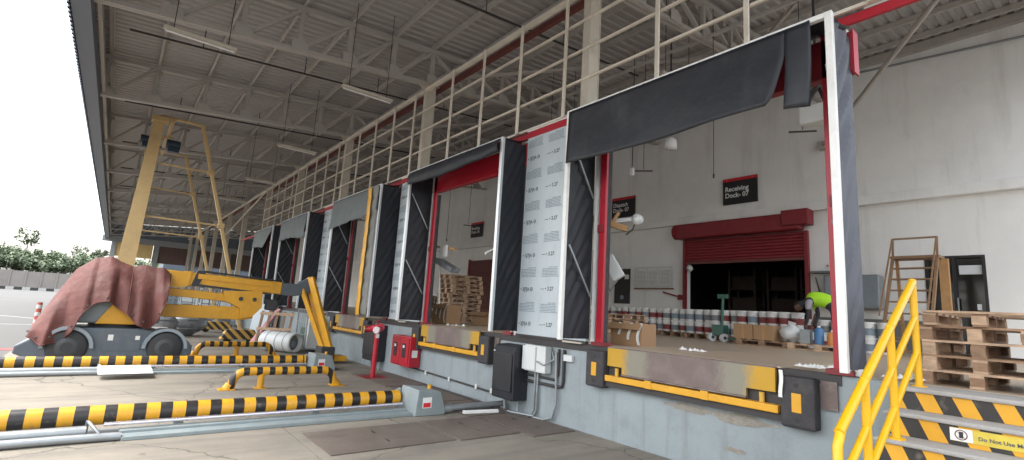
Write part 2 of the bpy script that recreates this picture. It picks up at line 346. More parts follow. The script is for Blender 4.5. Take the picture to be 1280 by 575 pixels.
# far kerb, wall and trees
kb = bpy.data.objects.new('kerb', None); C.objects.link(kb); tag(kb, 'black and white painted kerb along the far yard edge', kind='structure')
kms = []
for mn in ('kerb_white', 'kerb_black'):
    me = MB().box(-.3, .3, .01, 1.19, -.05, .55).mesh('kerb_stone'); me.materials.append(MATS[mn]); kms.append(me)
for i in range(60): link('kerb_stone', kms[i % 2], kb, loc=(-140, -55+i*1.2, 0))
cw = thing('compound_wall', (-150, -20, 0), 'long grey precast compound wall at the far end of the yard', 'wall')
pm = MB().box(-.1, .1, .16, 2.34, -.1, 3.9).box(-.13, .13, .16, 2.34, 1.9, 1.98).mesh('panel'); pm.materials.append(MATS['compound_wall'])
po = MB().box(-.22, .22, -.15, .15, -.1, 4.1).mesh('post'); po.materials.append(MATS['compound_wall'])
for i in range(36):
    link('panel', pm, cw, loc=(0, -45+i*2.5, 0)); link('post', po, cw, loc=(0, -45+i*2.5, 0))
def leaf_mesh(seed, rx, rz, n, size, mt):
    rnd = random.Random(seed); b = MB(); cl = []
    for k in range(26):
        t = rnd.uniform(0, 6.28); rr = rnd.random()**.5; cl.append((rx*rr*math.cos(t), rx*rr*math.sin(t), rz*rnd.uniform(-.8, 1)*(1-.45*rr), rnd.uniform(.45, 1)*rx*.42))
    for k in range(n):
        cx, cy, cz, cr = rnd.choice(cl); d = Vector((rnd.gauss(0, 1), rnd.gauss(0, 1), rnd.gauss(0, .8))).normalized()*cr*rnd.uniform(.55, 1.08)
        p = Vector((cx, cy, cz))+d; a = Vector((rnd.gauss(0, 1), rnd.gauss(0, 1), rnd.gauss(0, 1))).normalized(); e = a.cross(d+Vector((.01, .02, .9))).normalized()
        s_ = size*rnd.uniform(.6, 1.4); b.add([p-a*s_, p+e*s_*.6, p+a*s_, p-e*s_*.6], [(0, 1, 2, 3)])
    me = b.mesh('crown'); me.materials.append(MATS[mt]); return me
crowns = [leaf_mesh(3, 3.6, 2.6, 2600, .30, 'leaf_a'), leaf_mesh(5, 4.2, 2.3, 2800, .30, 'leaf_b'), leaf_mesh(9, 2.6, 3.0, 1700, .27, 'leaf_c'), leaf_mesh(13, 1.7, 2.0, 420, .26, 'leaf_c')]
def trunk(h, r):
    b = MB(); b.tube((0, 0, -.1), (.1, .05, h*.6), r, 8, r*.7); b.tube((.1, .05, h*.6), (.5, .2, h), r*.6, 7, r*.3)
    for t in range(4):
        a = t*1.6; b.tube((.1, .05, h*.55), (1.5*math.cos(a), 1.5*math.sin(a), h+.8), r*.4, 6, r*.12)
    me = b.mesh('trunk'); me.materials.append(MATS['bark']); return me
tks = [trunk(4.6, .22), trunk(10.2, .2)]
tr = [(-157, -25, 6.2, 0, 1.1), (-156, -21.5, 6.6, 1, 1.1), (-159, -18.5, 6.0, 0, 1.1), (-156, -15.5, 6.5, 1, 1.0), (-158, -12.4, 5.9, 0, 1.1), (-156, -9.2, 6.2, 1, .95), (-159, -6.2, 5.9, 0, 1.05), (-157, -3.0, 5.9, 1, 1.0), (-158, .5, 5.8, 0, 1.1),
      (-162, -17.2, 12.2, 3, 1.25), (-163, -7.6, 9.8, 3, 1.0), (-163, -4.0, 9.2, 2, .7), (-158, -30, 6.4, 1, 1.1), (-157, -35, 6.2, 0, 1.1), (-158, 4.5, 6, 1, 1.1), (-159, 9, 6, 0, 1.1)]
for i, (x, y, z, k, sc) in enumerate(tr):
    tall = k == 3
    t = thing('slender_tree' if tall else 'leafy_tree', (x, y, 0), 'tall thin tree sticking up above the %s end of the tree line' % ('outer' if y < -12 else 'canopy') if tall else
              '%s bushy green tree behind the compound wall, counted from the outer end' % ORD[min(19, sum(1 for q in tr if q[3] != 3 and q[1] < y))], 'tree', 'trees behind the compound wall')
    link('crown', crowns[k], t, loc=(0, 0, z), rot=(0, 0, i*1.3)).scale = (sc, sc, sc)
    link('trunk', tks[1 if tall else 0], t)

# ------------------------------------------------------------------ loading dock
dk = bpy.data.objects.new('loading_dock', None); C.objects.link(dk); tag(dk, 'raised concrete loading dock with pale blue painted front', kind='structure')
MB().box(-66, 1.5, DY, YB+.3, -.2, DZ).build('dock_wall', 'dock_paint', dk)
MB().box(-66, 1.5, DY+.12, YB+6, DZ, DZ+.004).build('dock_floor', 'dock_floor', dk)
MB().box(-66, -1.95, DY-.012, DY+.12, DZ-.10, DZ+.006).build('edge_channel', 'pipe_dark', dk)
# spalled plaster patches on the front face
def patch(cx, cz, wx, wz, seed, name='plaster_patch'):
    rnd = random.Random(seed); n = 22; vs = []
    for k in range(n):
        t = 2*math.pi*k/n; rr = rnd.uniform(.7, 1.1); vs.append((cx+wx*rr*math.cos(t), cz+wz*rr*math.sin(t)))
    MB().prism(vs, 'Y', DY-.003-.0012*seed, DY+.01).build(name, 'spall', dk)
patch(-3.62, .655, .42, .05, 1); patch(-2.98, .645, .40, .065, 2); patch(-3.05, .30, .14, .03, 3); patch(-7.3, .18, .14, .06, 4)

# stairs
st = thing('concrete_stairs', (-.5, 4.6, 0), 'concrete stairs with black and yellow striped risers beside the dock', 'stairs')
RZ, TY, Y0 = DZ/7, .28, 5.45
SX0, SX1 = -1.43, .35
for k in range(6):
    zt = DZ-RZ*(k+1); y1 = Y0-TY*k; y0 = y1-TY
    MB().box(SX0, SX1, y0, DY-.004 if k == 0 else y1+.05, zt-RZ+.0 if k < 5 else -.02, zt-.035).build('step_core', 'stair_concrete', st, world=True)
    MB().box(SX0-.01, SX1+.01, y0-.03, y1+.02, zt-.035, zt).build('tread', 'stair_concrete', st, bevel=.012, world=True)
    MB().box(SX0+.01, SX1, y0-.006, y0, max(0, zt-RZ)+.002, zt-.036).build('riser', 'haz_x', st, world=True)
MB().box(SX0, SX1, Y0, DY-.004, DZ-RZ-.03, DZ-.035).build('step_core', 'stair_concrete', st, world=True)
MB().box(SX0-.01, SX1+.01, Y0-.03, DY-.002, DZ-.035, DZ+.002).build('tread', 'stair_concrete', st, bevel=.012, world=True)
MB().box(SX0+.01, SX1, Y0-.006, Y0, DZ-RZ+.002, DZ-.036).build('riser', 'haz_x', st, world=True)
ws = thing('warning_sticker', (-1.02, Y0-TY-.008, DZ-2*RZ+.02), 'yellow sticker with crossed-out phone symbol on the second riser', 'sticker')
MB().box(0, .62, -.004, 0, .015, .112).build('backing', 'sign_yellow', ws)
MB().box(.0, .13, -.007, -.005, .018, .109).build('symbol_field', 'paper', ws)
def ring(cx, cz, r0, r1, y, n=24):
    b = MB(); vs = []
    for rr in (r0, r1):
        for k in range(n): t = 2*math.pi*k/n; vs.append((cx+rr*math.cos(t), y, cz+rr*math.sin(t)))
    return b.add(vs, [(k, (k+1) % n, n+(k+1) % n, n+k) for k in range(n)])
ring(.065, .064, .031, .038, -.0085).build('prohibition_ring', 'girder_red', ws)
MB().bar((.042, -.0088, .087), (.088, -.0088, .041), .008, .001).bar((.042, -.0088, .041), (.088, -.0088, .087), .008, .001).box(.053, .077, -.0084, -.0078, .04, .088).build('symbol', 'pipe_dark', ws)
text('Do Not Use Mobile', .038, 'film_ink', ws, (.16, -.006, .045), (R(90), 0, 0))

# yellow stair rail
hr = thing('stair_handrail', (-1.3, 4.7, 0), 'bright yellow tubular handrail rising beside the stairs', 'handrail')
HX = -1.3
def hz(y): return 2.19+(y-5.64)*.605
ya, yb_ = 3.74, 5.64
MB().path([(HX, ya, hz(ya)-.75), (HX, ya, hz(ya)-.06), (HX, ya+.03, hz(ya)-.02), (HX, ya+.08, hz(ya)+.048)], .03, 12).build('post', 'rail_yellow', hr, world=True)
MB().tube((HX, ya+.04, hz(ya+.04)), (HX, yb_+.01, hz(yb_)), .031, 12).build('top_rail', 'rail_yellow', hr, world=True)
for d in (.32, .62): MB().tube((HX, ya, hz(ya)-d), (HX, yb_, hz(yb_)-d), .025, 12).build('lower_rail', 'rail_yellow', hr, world=True)
for y in (4.29, 4.93, 5.64):
    zb = DZ if y > 5.4 else DZ-RZ*math.ceil((Y0-y)/TY)
    MB().tube((HX, y, zb-.002), (HX, y, hz(y)+.02), .029, 12).build('post', 'rail_yellow', hr, world=True)
    MB().tube((HX, y, zb), (HX, y, zb+.012), .06, 12).build('base_flange', 'rail_yellow', hr, world=True)

# ------------------------------------------------------------------ back wall of the dock with door openings
bw = bpy.data.objects.new('warehouse_wall', None); C.objects.link(bw); tag(bw, 'white painted back wall of the loading dock', kind='structure')
def wallgrid(openings, x0, x1, z0, z1):
    xs = sorted({x0, x1, *[o[0] for o in openings], *[o[1] for o in openings]}); zs = sorted({z0, z1, *[o[2] for o in openings], *[o[3] for o in openings]}); b = MB()
    for i in range(len(xs)-1):
        for j in range(len(zs)-1):
            cx, cz = (xs[i]+xs[i+1])/2, (zs[j]+zs[j+1])/2
            if any(o[0] < cx < o[1] and o[2] < cz < o[3] for o in openings): continue
            b.box(xs[i], xs[i+1], YB, YB+.25, zs[j], zs[j+1])
    return b
DO = (-10.3, -6.2, DZ, 4.6); GD = (-3.45, -2.3, DZ, 3.74)
SH2 = (-24.4, -14.6, DZ, 4.6)
wallgrid([DO, GD], -66, 1.5, DZ, 9.62).build('wall_face', 'wall_white', bw)
MB().box(-66, 1.5, YB-.20, YB-.001, 5.24, 5.50).build('concrete_band', 'wall_white', bw, bevel=.01)
MB().box(-14.5, DO[0]-.03, YB-.02, YB-.001, DZ, 2.1).build('skirting', 'skirting', bw)
MB().box(-6.1, GD[0]-.05, YB-.02, YB-.001, DZ, 2.1).build('skirting', 'skirting', bw)
# dark store room behind the open shutter
rm = bpy.data.objects.new('store_room', None); C.objects.link(rm); tag(rm, 'dark store room beyond the open red shutter', kind='structure')
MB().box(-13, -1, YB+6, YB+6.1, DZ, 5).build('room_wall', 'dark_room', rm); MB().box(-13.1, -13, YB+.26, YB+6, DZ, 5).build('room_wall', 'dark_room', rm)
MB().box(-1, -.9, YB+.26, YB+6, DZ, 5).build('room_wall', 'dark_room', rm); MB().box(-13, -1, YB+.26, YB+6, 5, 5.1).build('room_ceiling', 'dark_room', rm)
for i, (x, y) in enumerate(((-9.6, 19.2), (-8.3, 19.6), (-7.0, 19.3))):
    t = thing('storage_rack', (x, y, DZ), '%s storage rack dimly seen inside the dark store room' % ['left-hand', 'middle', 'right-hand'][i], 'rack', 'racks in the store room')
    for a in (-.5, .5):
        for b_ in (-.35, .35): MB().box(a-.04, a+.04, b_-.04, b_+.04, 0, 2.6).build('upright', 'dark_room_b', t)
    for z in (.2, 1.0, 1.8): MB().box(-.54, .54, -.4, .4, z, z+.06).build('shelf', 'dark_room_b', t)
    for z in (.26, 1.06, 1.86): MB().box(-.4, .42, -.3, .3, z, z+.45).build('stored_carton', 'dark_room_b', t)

# rolling shutters
def shutter(x0, x1, zb, zt, label, hood=True, mt='red_dull', side=.09):
    t = thing('rolling_shutter', ((x0+x1)/2, YB-.1, DZ), label, 'shutter')
    prof = []; n = int((zt-zb)/.1)
    b = MB()
    for k in range(n):
        z = zb+k*.1; b.prism([(YB-.09, z), (YB-.115, z+.025), (YB-.115, z+.075), (YB-.09, z+.098), (YB-.07, z+.098), (YB-.07, z)], 'X', x0, x1)
    b.build('slat_curtain', mt, t, world=True)
    MB().box(x0, x1, YB-.13, YB-.06, zb-.09, zb-.001).build('bottom_bar', 'girder_red', t, world=True)
    for xx in (x0-.1, x1): MB().box(xx, xx+.1, YB-.16, YB-.03, DZ+.004, zt).build('guide_channel', 'red_dull', t, world=True)
    if hood:
        MB().box(x0-.25, x1+.02, YB-.5, YB-.105, zt+.0, zt+.52).build('hood', 'red_dull', t, bevel=.05, world=True)
        MB().box(x1-.48, x1+.28, YB-.56, YB-.104, zt+.13, zt+.60).build('motor_cover', 'red_dull', t, bevel=.02, world=True)
        MB().tube((x0-.3, YB-.32, zt+.27), (x0-.18, YB-.32, zt+.27), .27, 18).build('end_disc', 'red_dull', t, world=True)
    return t
shutter(-10.25, -6.25, 3.86, 4.66, 'half open dull red roller shutter below the receiving sign')
shutter(-24.4, -14.8, 1.38, 4.55, 'closed dark red roller shutter seen through the second dock opening', hood=False, mt='girder_red')
# glazed door at the far right
gd = thing('glazed_door', (-2.87, YB, DZ), 'dark glazed door in the white wall behind the rolling ladder', 'door')
MB().box(GD[0], GD[1], YB+.08, YB+.10, DZ+.05, GD[3]-.05).build('glass_pane', 'glass_dark', gd, world=True)
for (a, b_, c, d) in ((GD[0], GD[0]+.06, DZ+.005, GD[3]), (GD[1]-.06, GD[1], DZ+.005, GD[3]), (GD[0]+.06, GD[1]-.06, GD[3]-.06, GD[3]), (GD[0]+.06, GD[1]-.06, DZ+.005, DZ+.12), (-2.92, -2.86, DZ+.12, GD[3]-.06)):
    MB().box(a, b_, YB-.02, YB+.12, c, d).build('door_frame', 'sign_black', gd, world=True)
MB().box(-2.80, -2.38, YB+.05, YB+.06, 3.28, 3.5).build('notice', 'pane_pale', gd, world=True)  # pale patch paints in a reflection of the outdoors on the glass
MB().box(-2.52, -2.44, YB+.05, YB+.06, 2.42, 2.56).build('notice', 'pane_pale', gd, world=True)
MB().box(-2.86, -2.83, YB-.06, YB-.03, 2.2, 2.7).build('handle', 'galv', gd, world=True)

# hanging boards
def dock_sign(x, z, wd, h, lines, label):
    t = thing('dock_sign', (x, YB-.03, z), label, 'sign', 'black dock signs on the back wall')
    MB().box(0, wd, -.05, 0, 0, h).build('board', 'sign_black', t, bevel=.006)
    MB().box(0, wd, -.054, -.0505, h-.11, h-.005).build('red_strip', 'red_print', t)
    if lines: text(lines, .235, 'sign_white', t, (.08, -.054, .46), (R(90), 0, 0), spacing=.95, sx=.92)
    for q in (.15, wd-.15): MB().tube((q, -.055, h-.06), (q, -.05, h-.06), .015, 8).build('bolt', 'galv', t)
dock_sign(-8.84, 5.78, 1.19, .92, 'Receiving\nDock- 07', 'black sign reading Receiving Dock- 07 above the open shutter')
dock_sign(-13.82, 5.85, 1.19, .86, 'Dispatch\nDock- 07', 'black sign reading Dispatch Dock- 07 beside the white lamp')
dock_sign(-24.6, 5.86, 1.19, .88, 'Receiving\nDock- 06', 'black sign above the closed dark red shutter')

# notice board, poster, wall fittings
nb = thing('notice_board', (-11.7, YB, 2.95), 'white notice board with three printed sheets on the back wall', 'notice board')
MB().box(-.86, .86, -.04, 0, -.02, .80).build('board', 'white_plastic', nb, bevel=.005)
for i in range(3):
    p = MB().box(-.78+i*.54, -.30+i*.54, -.046, -.041, .08, .72).build('printed_sheet', 'paper', nb)
    b = MB(); rnd = random.Random(i)
    for r_ in range(11):
        x = -.74+i*.54
        while x < -.36+i*.54:
            q = rnd.uniform(.03, .1); b.box(x, min(x+q, -.33+i*.54), -.048, -.0465, .12+r_*.05, .135+r_*.05); x += q+.02
    b.build('print_lines', 'film_grey', p)
MB().box(-.88, .88, -.07, 0, -.07, -.021).build('tray', 'ladder_wood', nb)
pp = thing('black_poster', (-13.2, YB, 2.3), 'black poster panel with pale corner print behind the red jamb', 'poster')
MB().box(-.4, .38, -.03, 0, 0, 1.4).build('panel', 'sign_black', pp); MB().box(.12, .33, -.036, -.031, .98, 1.16).build('label_print', 'paper', pp); MB().tube((.0, -.04, .25), (.0, -.031, .25), .09, 14).build('emblem', 'film_grey', pp)
fx = thing('red_wall_lever', (-10.9, YB-.02, 2.6), 'small red lever fixed on the wall below the notice board', 'lever')
MB().bar((-.35, -.04, .18), (.35, -.04, .0), .03, .05).build('arm', 'red_dull', fx); MB().box(.3, .52, -.08, 0, -.1, .08).build('bracket', 'red_dull', fx)
ac = thing('wall_cabinet', (-5.05, YB, 2.35), 'grey electrical cabinet on the wall behind the bending worker', 'cabinet')
MB().box(-.62, .72, -.42, 0, .0, .92).build('body', 'galv', ac, bevel=.04); MB().box(-.55, -.03, -.44, -.421, .07, .85).build('cabinet_door', 'lift_light', ac, bevel=.01); MB().box(.03, .65, -.44, -.421, .07, .85).build('cabinet_door', 'lift_light', ac, bevel=.01)
MB().box(-1.0, -.1, -.3, -.001, 1.0, 1.06).build('shelf', 'skirting', ac)
MB().tube((-.95, -.05, .9), (-.8, -.05, .2), .015, 8).build('cable', 'pipe_dark', ac)
es = thing('red_notice', (-5.68, YB, 3.50), 'small red and white notice on the wall beside the shutter', 'notice')
MB().box(-.04, .42, -.02, 0, 0, .16).build('plate', 'paper', es); MB().box(.06, .42, -.024, -.021, .02, .14).build('red_field', 'red_print', es); MB().tube((0, -.024, .08), (0, -.021, .08), .03, 12).build('disc', 'red_print', es)
wl = thing('wall_lamp', (-9.98, YB-.2, 3.6), 'round white lamp on the shutter guide at the dark doorway', 'lamp')
MB().lathe([(.05, .0), (.11, -.05), (.12, -.12), (.02, -.16)], (0, -.02, 0), 14, 'Y').build('head', 'white_plastic', wl); MB().bar((0, .16, 0), (0, 0, 0), .03, .03).build('bracket', 'galv', wl)

# ------------------------------------------------------------------ canopy structure: columns, trusses, roof
CX = [-5.65-5.9*k for k in range(-1, 11)]
CYc = 5.92
def zt(y): return 8.57+.078*(y-5.9)      # top chord
def zb(y): return 7.62+.10*(y-5.9)       # bottom chord
colm = {}
b = MB().box(-.085, .085, -.13, -.11, DZ, 7.55).box(-.085, .085, .11, .13, DZ, 7.55).box(-.012, .012, -.11, .11, DZ, 7.55).box(-.075, -.06, -.11, .11, DZ, 7.55).box(.06, .075, -.11, .11, DZ, 7.55)
shaft = b.mesh('shaft'); shaft.materials.append(MATS['steel_cream'])
basep = MB().box(-.2, .2, -.2, .2, DZ+.005, DZ+.03).mesh('base_plate'); basep.materials.append(MATS['steel_cream'])
capp = MB().box(-.16, .16, -.2, .2, 7.55, 7.575).prism([(-.1, 7.3), (-.1, 7.55), (-.35, 7.55)], 'X', -.012, .012).mesh('cap_plate'); capp.materials.append(MATS['steel_cream'])
ys = [-1.0, .1, 1.35, 2.5, 3.65, 4.8, 5.92, 7.1, 8.3, 9.5, 10.7, 11.9, 13.1, 14.3, 15.5]
def tpart(name, bld):
    me = bld.mesh(name); me.materials.append(MATS['steel_truss']); return me
tm = [('top_chord', tpart('top_chord', MB().bar((0, -1.15, zt(-1.15)), (0, 16.1, zt(16.1)), .13, .12)))]
tm.append(('bottom_chord', tpart('bottom_chord', MB().bar((.045, -1.15, zb(-1.15)), (.045, 16.1, zb(16.1)), .07, .09).bar((-.045, -1.15, zb(-1.15)), (-.045, 16.1, zb(16.1)), .07, .09))))
for i, y in enumerate(ys):
    tm.append(('web_post', tpart('web_post', MB().bar((0, y, zb(y)+.045), (0, y, zt(y)-.06), .09, .08))))
    tm.append(('gusset_plate', tpart('gusset_plate', MB().prism([(y-.17, zb(y)-.03), (y+.2, zb(y)-.01), (y+.2, zb(y)+.14), (y+.06, zb(y)+.25), (y-.17, zb(y)+.22)], 'X', -.105, -.085).prism([(y-.17, zb(y)-.03), (y+.2, zb(y)-.01), (y+.2, zb(y)+.14), (y+.06, zb(y)+.25), (y-.17, zb(y)+.22)], 'X', .085, .105))))
    tm.append(('gusset_plate', tpart('gusset_plate', MB().prism([(y-.2, zt(y)+.02), (y+.12, zt(y)+.04), (y+.12, zt(y)-.18), (y-.2, zt(y)-.14)], 'X', -.085, -.07))))
    if i < len(ys)-1:
        y2 = ys[i+1]
        if i < 6: tm.append(('diagonal', tpart('diagonal', MB().bar((0, y+.06, zb(y)+.06), (0, y2-.06, zt(y2)-.07), .08, .075))))
        else: tm.append(('diagonal', tpart('diagonal', MB().bar((0, y+.06, zt(y)-.06), (0, y2-.06, zb(y2)+.06), .08, .075))))
for k, x in enumerate(CX):
    pos = ['behind the camera side of the near shelter', 'rising beside the nearest printed panel', 'rising behind the second shelter', 'rising behind the third shelter'][k] if k < 4 else '%s along the dock from the near shelter' % ORD[k]
    t = thing('steel_column', (x, CYc, 0), 'cream steel column ' + pos, 'column', 'columns along the dock edge')
    link('shaft', shaft, t); link('base_plate', basep, t); link('cap_plate', capp, t)
    t = thing('roof_truss', (x, 0, 0), '%s steel lattice roof truss going away from the camera along the canopy' % ORD[k], 'truss', 'roof trusses')
    for nm, me in tm: link(nm, me, t)

rf = bpy.data.objects.new('canopy_roof', None); C.objects.link(rf); tag(rf, 'corrugated canopy roof over the yard and dock', kind='structure')
def zr(y): return zt(y)+.06+.15
b = MB(); prof = []; x = 1.5; pit = .25
while x > -66:
    prof += [(x, 0), (x-.10, 0), (x-.13, .045), (x-.22, .045)]; x -= pit
vs = []
for y in (-1.75, 5, 11, 16.25):
    for (px, dz) in prof: vs.append((px, y, zr(y)+dz))
n = len(prof)
b.add(vs, [(j*n+i, j*n+i+1, (j+1)*n+i+1, (j+1)*n+i) for j in range(3) for i in range(n-1)])
b.build('roof_sheet', 'roof_sheet', rf)
pmh = MB().box(-66, 1.5, -.03, .03, -.075, .0745).box(-66, 1.5, .03, .07, .055, .0745).mesh('purlin'); pmh.materials.append(MATS['steel_truss'])
for y in ys: link('purlin', pmh, rf, loc=(0, y, zr(y)-.076))
# eave: gutter trough and corrugated fascia
b = MB(); vs = []; x = 1.5; pr = []
while x > -66: pr += [(x, 0), (x-.07, 0), (x-.1, -.035), (x-.17, -.035)]; x -= .2
for z in (6.62, 8.25):
    for (px, dy) in pr: vs.append((px, -1.36+dy, z))
n = len(pr); b.add(vs, [(i, i+1, n+i+1, n+i) for i in range(n-1)]); b.build('fascia_sheet', 'fascia', rf)
MB().box(-66, 1.5, -1.345, -1.06, 6.66, 6.70).box(-66, 1.5, -1.09, -1.06, 6.70, 6.98).build('gutter', 'fascia', rf)
MB().box(-66, 1.5, -1.03, -.96, 6.98, 7.12).build('eave_beam', 'steel_truss', rf)
MB().box(-66, 1.5, 6.12, 6.22, 7.48, 7.60).build('girder', 'girder_red', rf)
MB().box(-66, 1.5, YB-.18, YB-.02, zr(YB)-.25, zr(YB)-.03).build('wall_beam', 'steel_truss', rf)
for k in range(11):
    x = CX[k]
    MB().bar((x, 6.0, zb(6)+.10), (x-5.9, 11.5, zb(11.5)+.08), .07, .07).build('roof_brace', 'steel_truss', rf)
    MB().bar((x-5.9, 6.0, zb(6)+.16), (x, 11.5, zb(11.5)+.20), .07, .07).build('roof_brace', 'steel_truss', rf)
    MB().bar((x, 9.5, zb(9.5)), (x-5.9, 9.5, zb(9.5)), .07, .07).build('tie_strut', 'steel_truss', rf)
# overhead service pipes
for k in range(7):
    x = CX[k]-2.95
    t = thing('service_pipe', (x, 0, 8), 'dark service pipe hung in the %s canopy bay from the camera' % ORD[k], 'pipe', 'dark pipes under the roof')
    MB().tube((0, -.6, zr(-.6)-.50-8), (0, 11, zr(11)-.50-8), .028, 8).build('pipe', 'pipe_dark', t)
    for y in (.9, 3.4, 5.6, 8): MB().tube((0, y, zr(y)-.50-8), (0, y, zr(y)-8), .012, 6).build('hanger_rod', 'pipe_dark', t)
# tie rod brace seen against the back wall
tb = thing('diagonal_tie', (-3, 11, 6.5), 'long grey diagonal tie crossing in front of the white wall', 'tie'); MB().tube((-5.6, YB-.2, 7.2), (.5, 7.5, 8.0), .05, 10).build('rod', 'steel_truss', tb, world=True); MB().box(-5.75, -5.45, YB-.24, YB-.01, 7.08, 7.32).build('end_plate', 'steel_truss', tb, world=True)
tb = thing('wall_conduit', (-1, YB, 8), 'thin pale conduit along the top of the white wall', 'conduit'); MB().path([(-6, YB-.1, 9.32), (1.4, YB-.1, 8.72)], .03, 6).build('pipe', 'galv', tb, world=True)
MB().box(1.36, 1.46, YB-.14, YB, 8.62, 8.82).build('end_clip', 'galv', tb, world=True)

# tube lights
tb_m = []
m1 = MB().box(-.05, .05, -.6, .6, 0, .06).mesh('batten'); m1.materials.append(MATS['steel_cream'])
m2 = MB().tube((0, -.57, -.025), (0, .57, -.025), .018, 8).mesh('tube'); m2.materials.append(MATS['white_paint'])
k = 0
LP = [(-10.8, .62, 6.45, 'out near the eave'), (-10.8, 3.95, 6.45, 'above the second shelter'), (-16.7, 4.0, 6.45, 'above the third shelter'), (-22.7, 4.2, 6.45, 'above the fourth shelter'), (-28.6, 4.1, 6.45, 'above the fifth shelter'), (-34.5, 4.1, 6.45, 'past the last shelter'),
      (-10.2, 9.6, 6.95, 'over the dock behind the open grid'), (-6.1, 9.2, 7.0, 'over the dock above the near head curtain'), (-4.6, 4.0, 6.45, 'overhead near the camera'), (-40.4, 4.1, 6.45, 'farthest along the canopy')]
for (x, y, z, d) in LP:
    t = thing('tube_light', (x, y, z), 'hanging unlit tube light ' + d, 'light', 'tube lights under the roof')
    link('batten', m1, t); link('tube', m2, t)
    for yy in (-.45, .45): MB().tube((0, yy, .06), (0, yy, zr(y+yy)-.02-z), .008, 6).build('drop_rod', 'pipe_dark', t)

# open cream grid above the shelters
GY = 5.80
GZ = [5.16, 5.72, 6.28, 6.84, 7.42]
for k in range(6):
    x1, x0 = CX[k]-.11, CX[k+1]+.11
    if k == 5: continue
    t = thing('girt_grid', (x0, GY, 5.1), 'open cream steel grid panel, %s bay along the dock from the camera' % ORD[k], 'grid', 'open grid panels above the shelters')
    for i, z in enumerate(GZ):
        wdt = .085 if i == 4 else .04
        MB().box(x0-.11, x1+.11, GY-wdt/2, GY+wdt/2, z-wdt/2, z+wdt/2).build('rail', 'steel_grid', t, world=True)
    for d in (.45, 1.75, 3.07, 4.4):
        MB().box(CX[k]-d-.03, CX[k]-d+.03, GY-.078, GY-.045, GZ[0]-.03, GZ[4]+.03).build('upright', 'steel_grid', t, world=True)
t = thing('canopy_girt', (-45, GY, 7.4), 'long pale girt running on to the far columns', 'girt')
MB().box(-66, CX[5]+.0, GY-.04, GY+.04, 7.38, 7.46).build('rail', 'steel_grid', t, world=True)
MB().bar((CX[5], GY, 7.42), (-41, GY, 5.9), .06, .06).build('brace', 'steel_grid', t, world=True)
# red girt along the wall line under the grid
t = thing('red_girt', (-20, 5.85, 5.05), 'long red girt running along the dock line under the open grid', 'girt')
MB().box(-35, 1.5, 5.845, 5.89, 5.02, 5.12).build('beam', 'red', t, world=True)
MB().box(-1.6, 1.5, 5.835, 5.885, 5.124, 5.145).build('flashing', 'white_paint', t, world=True)

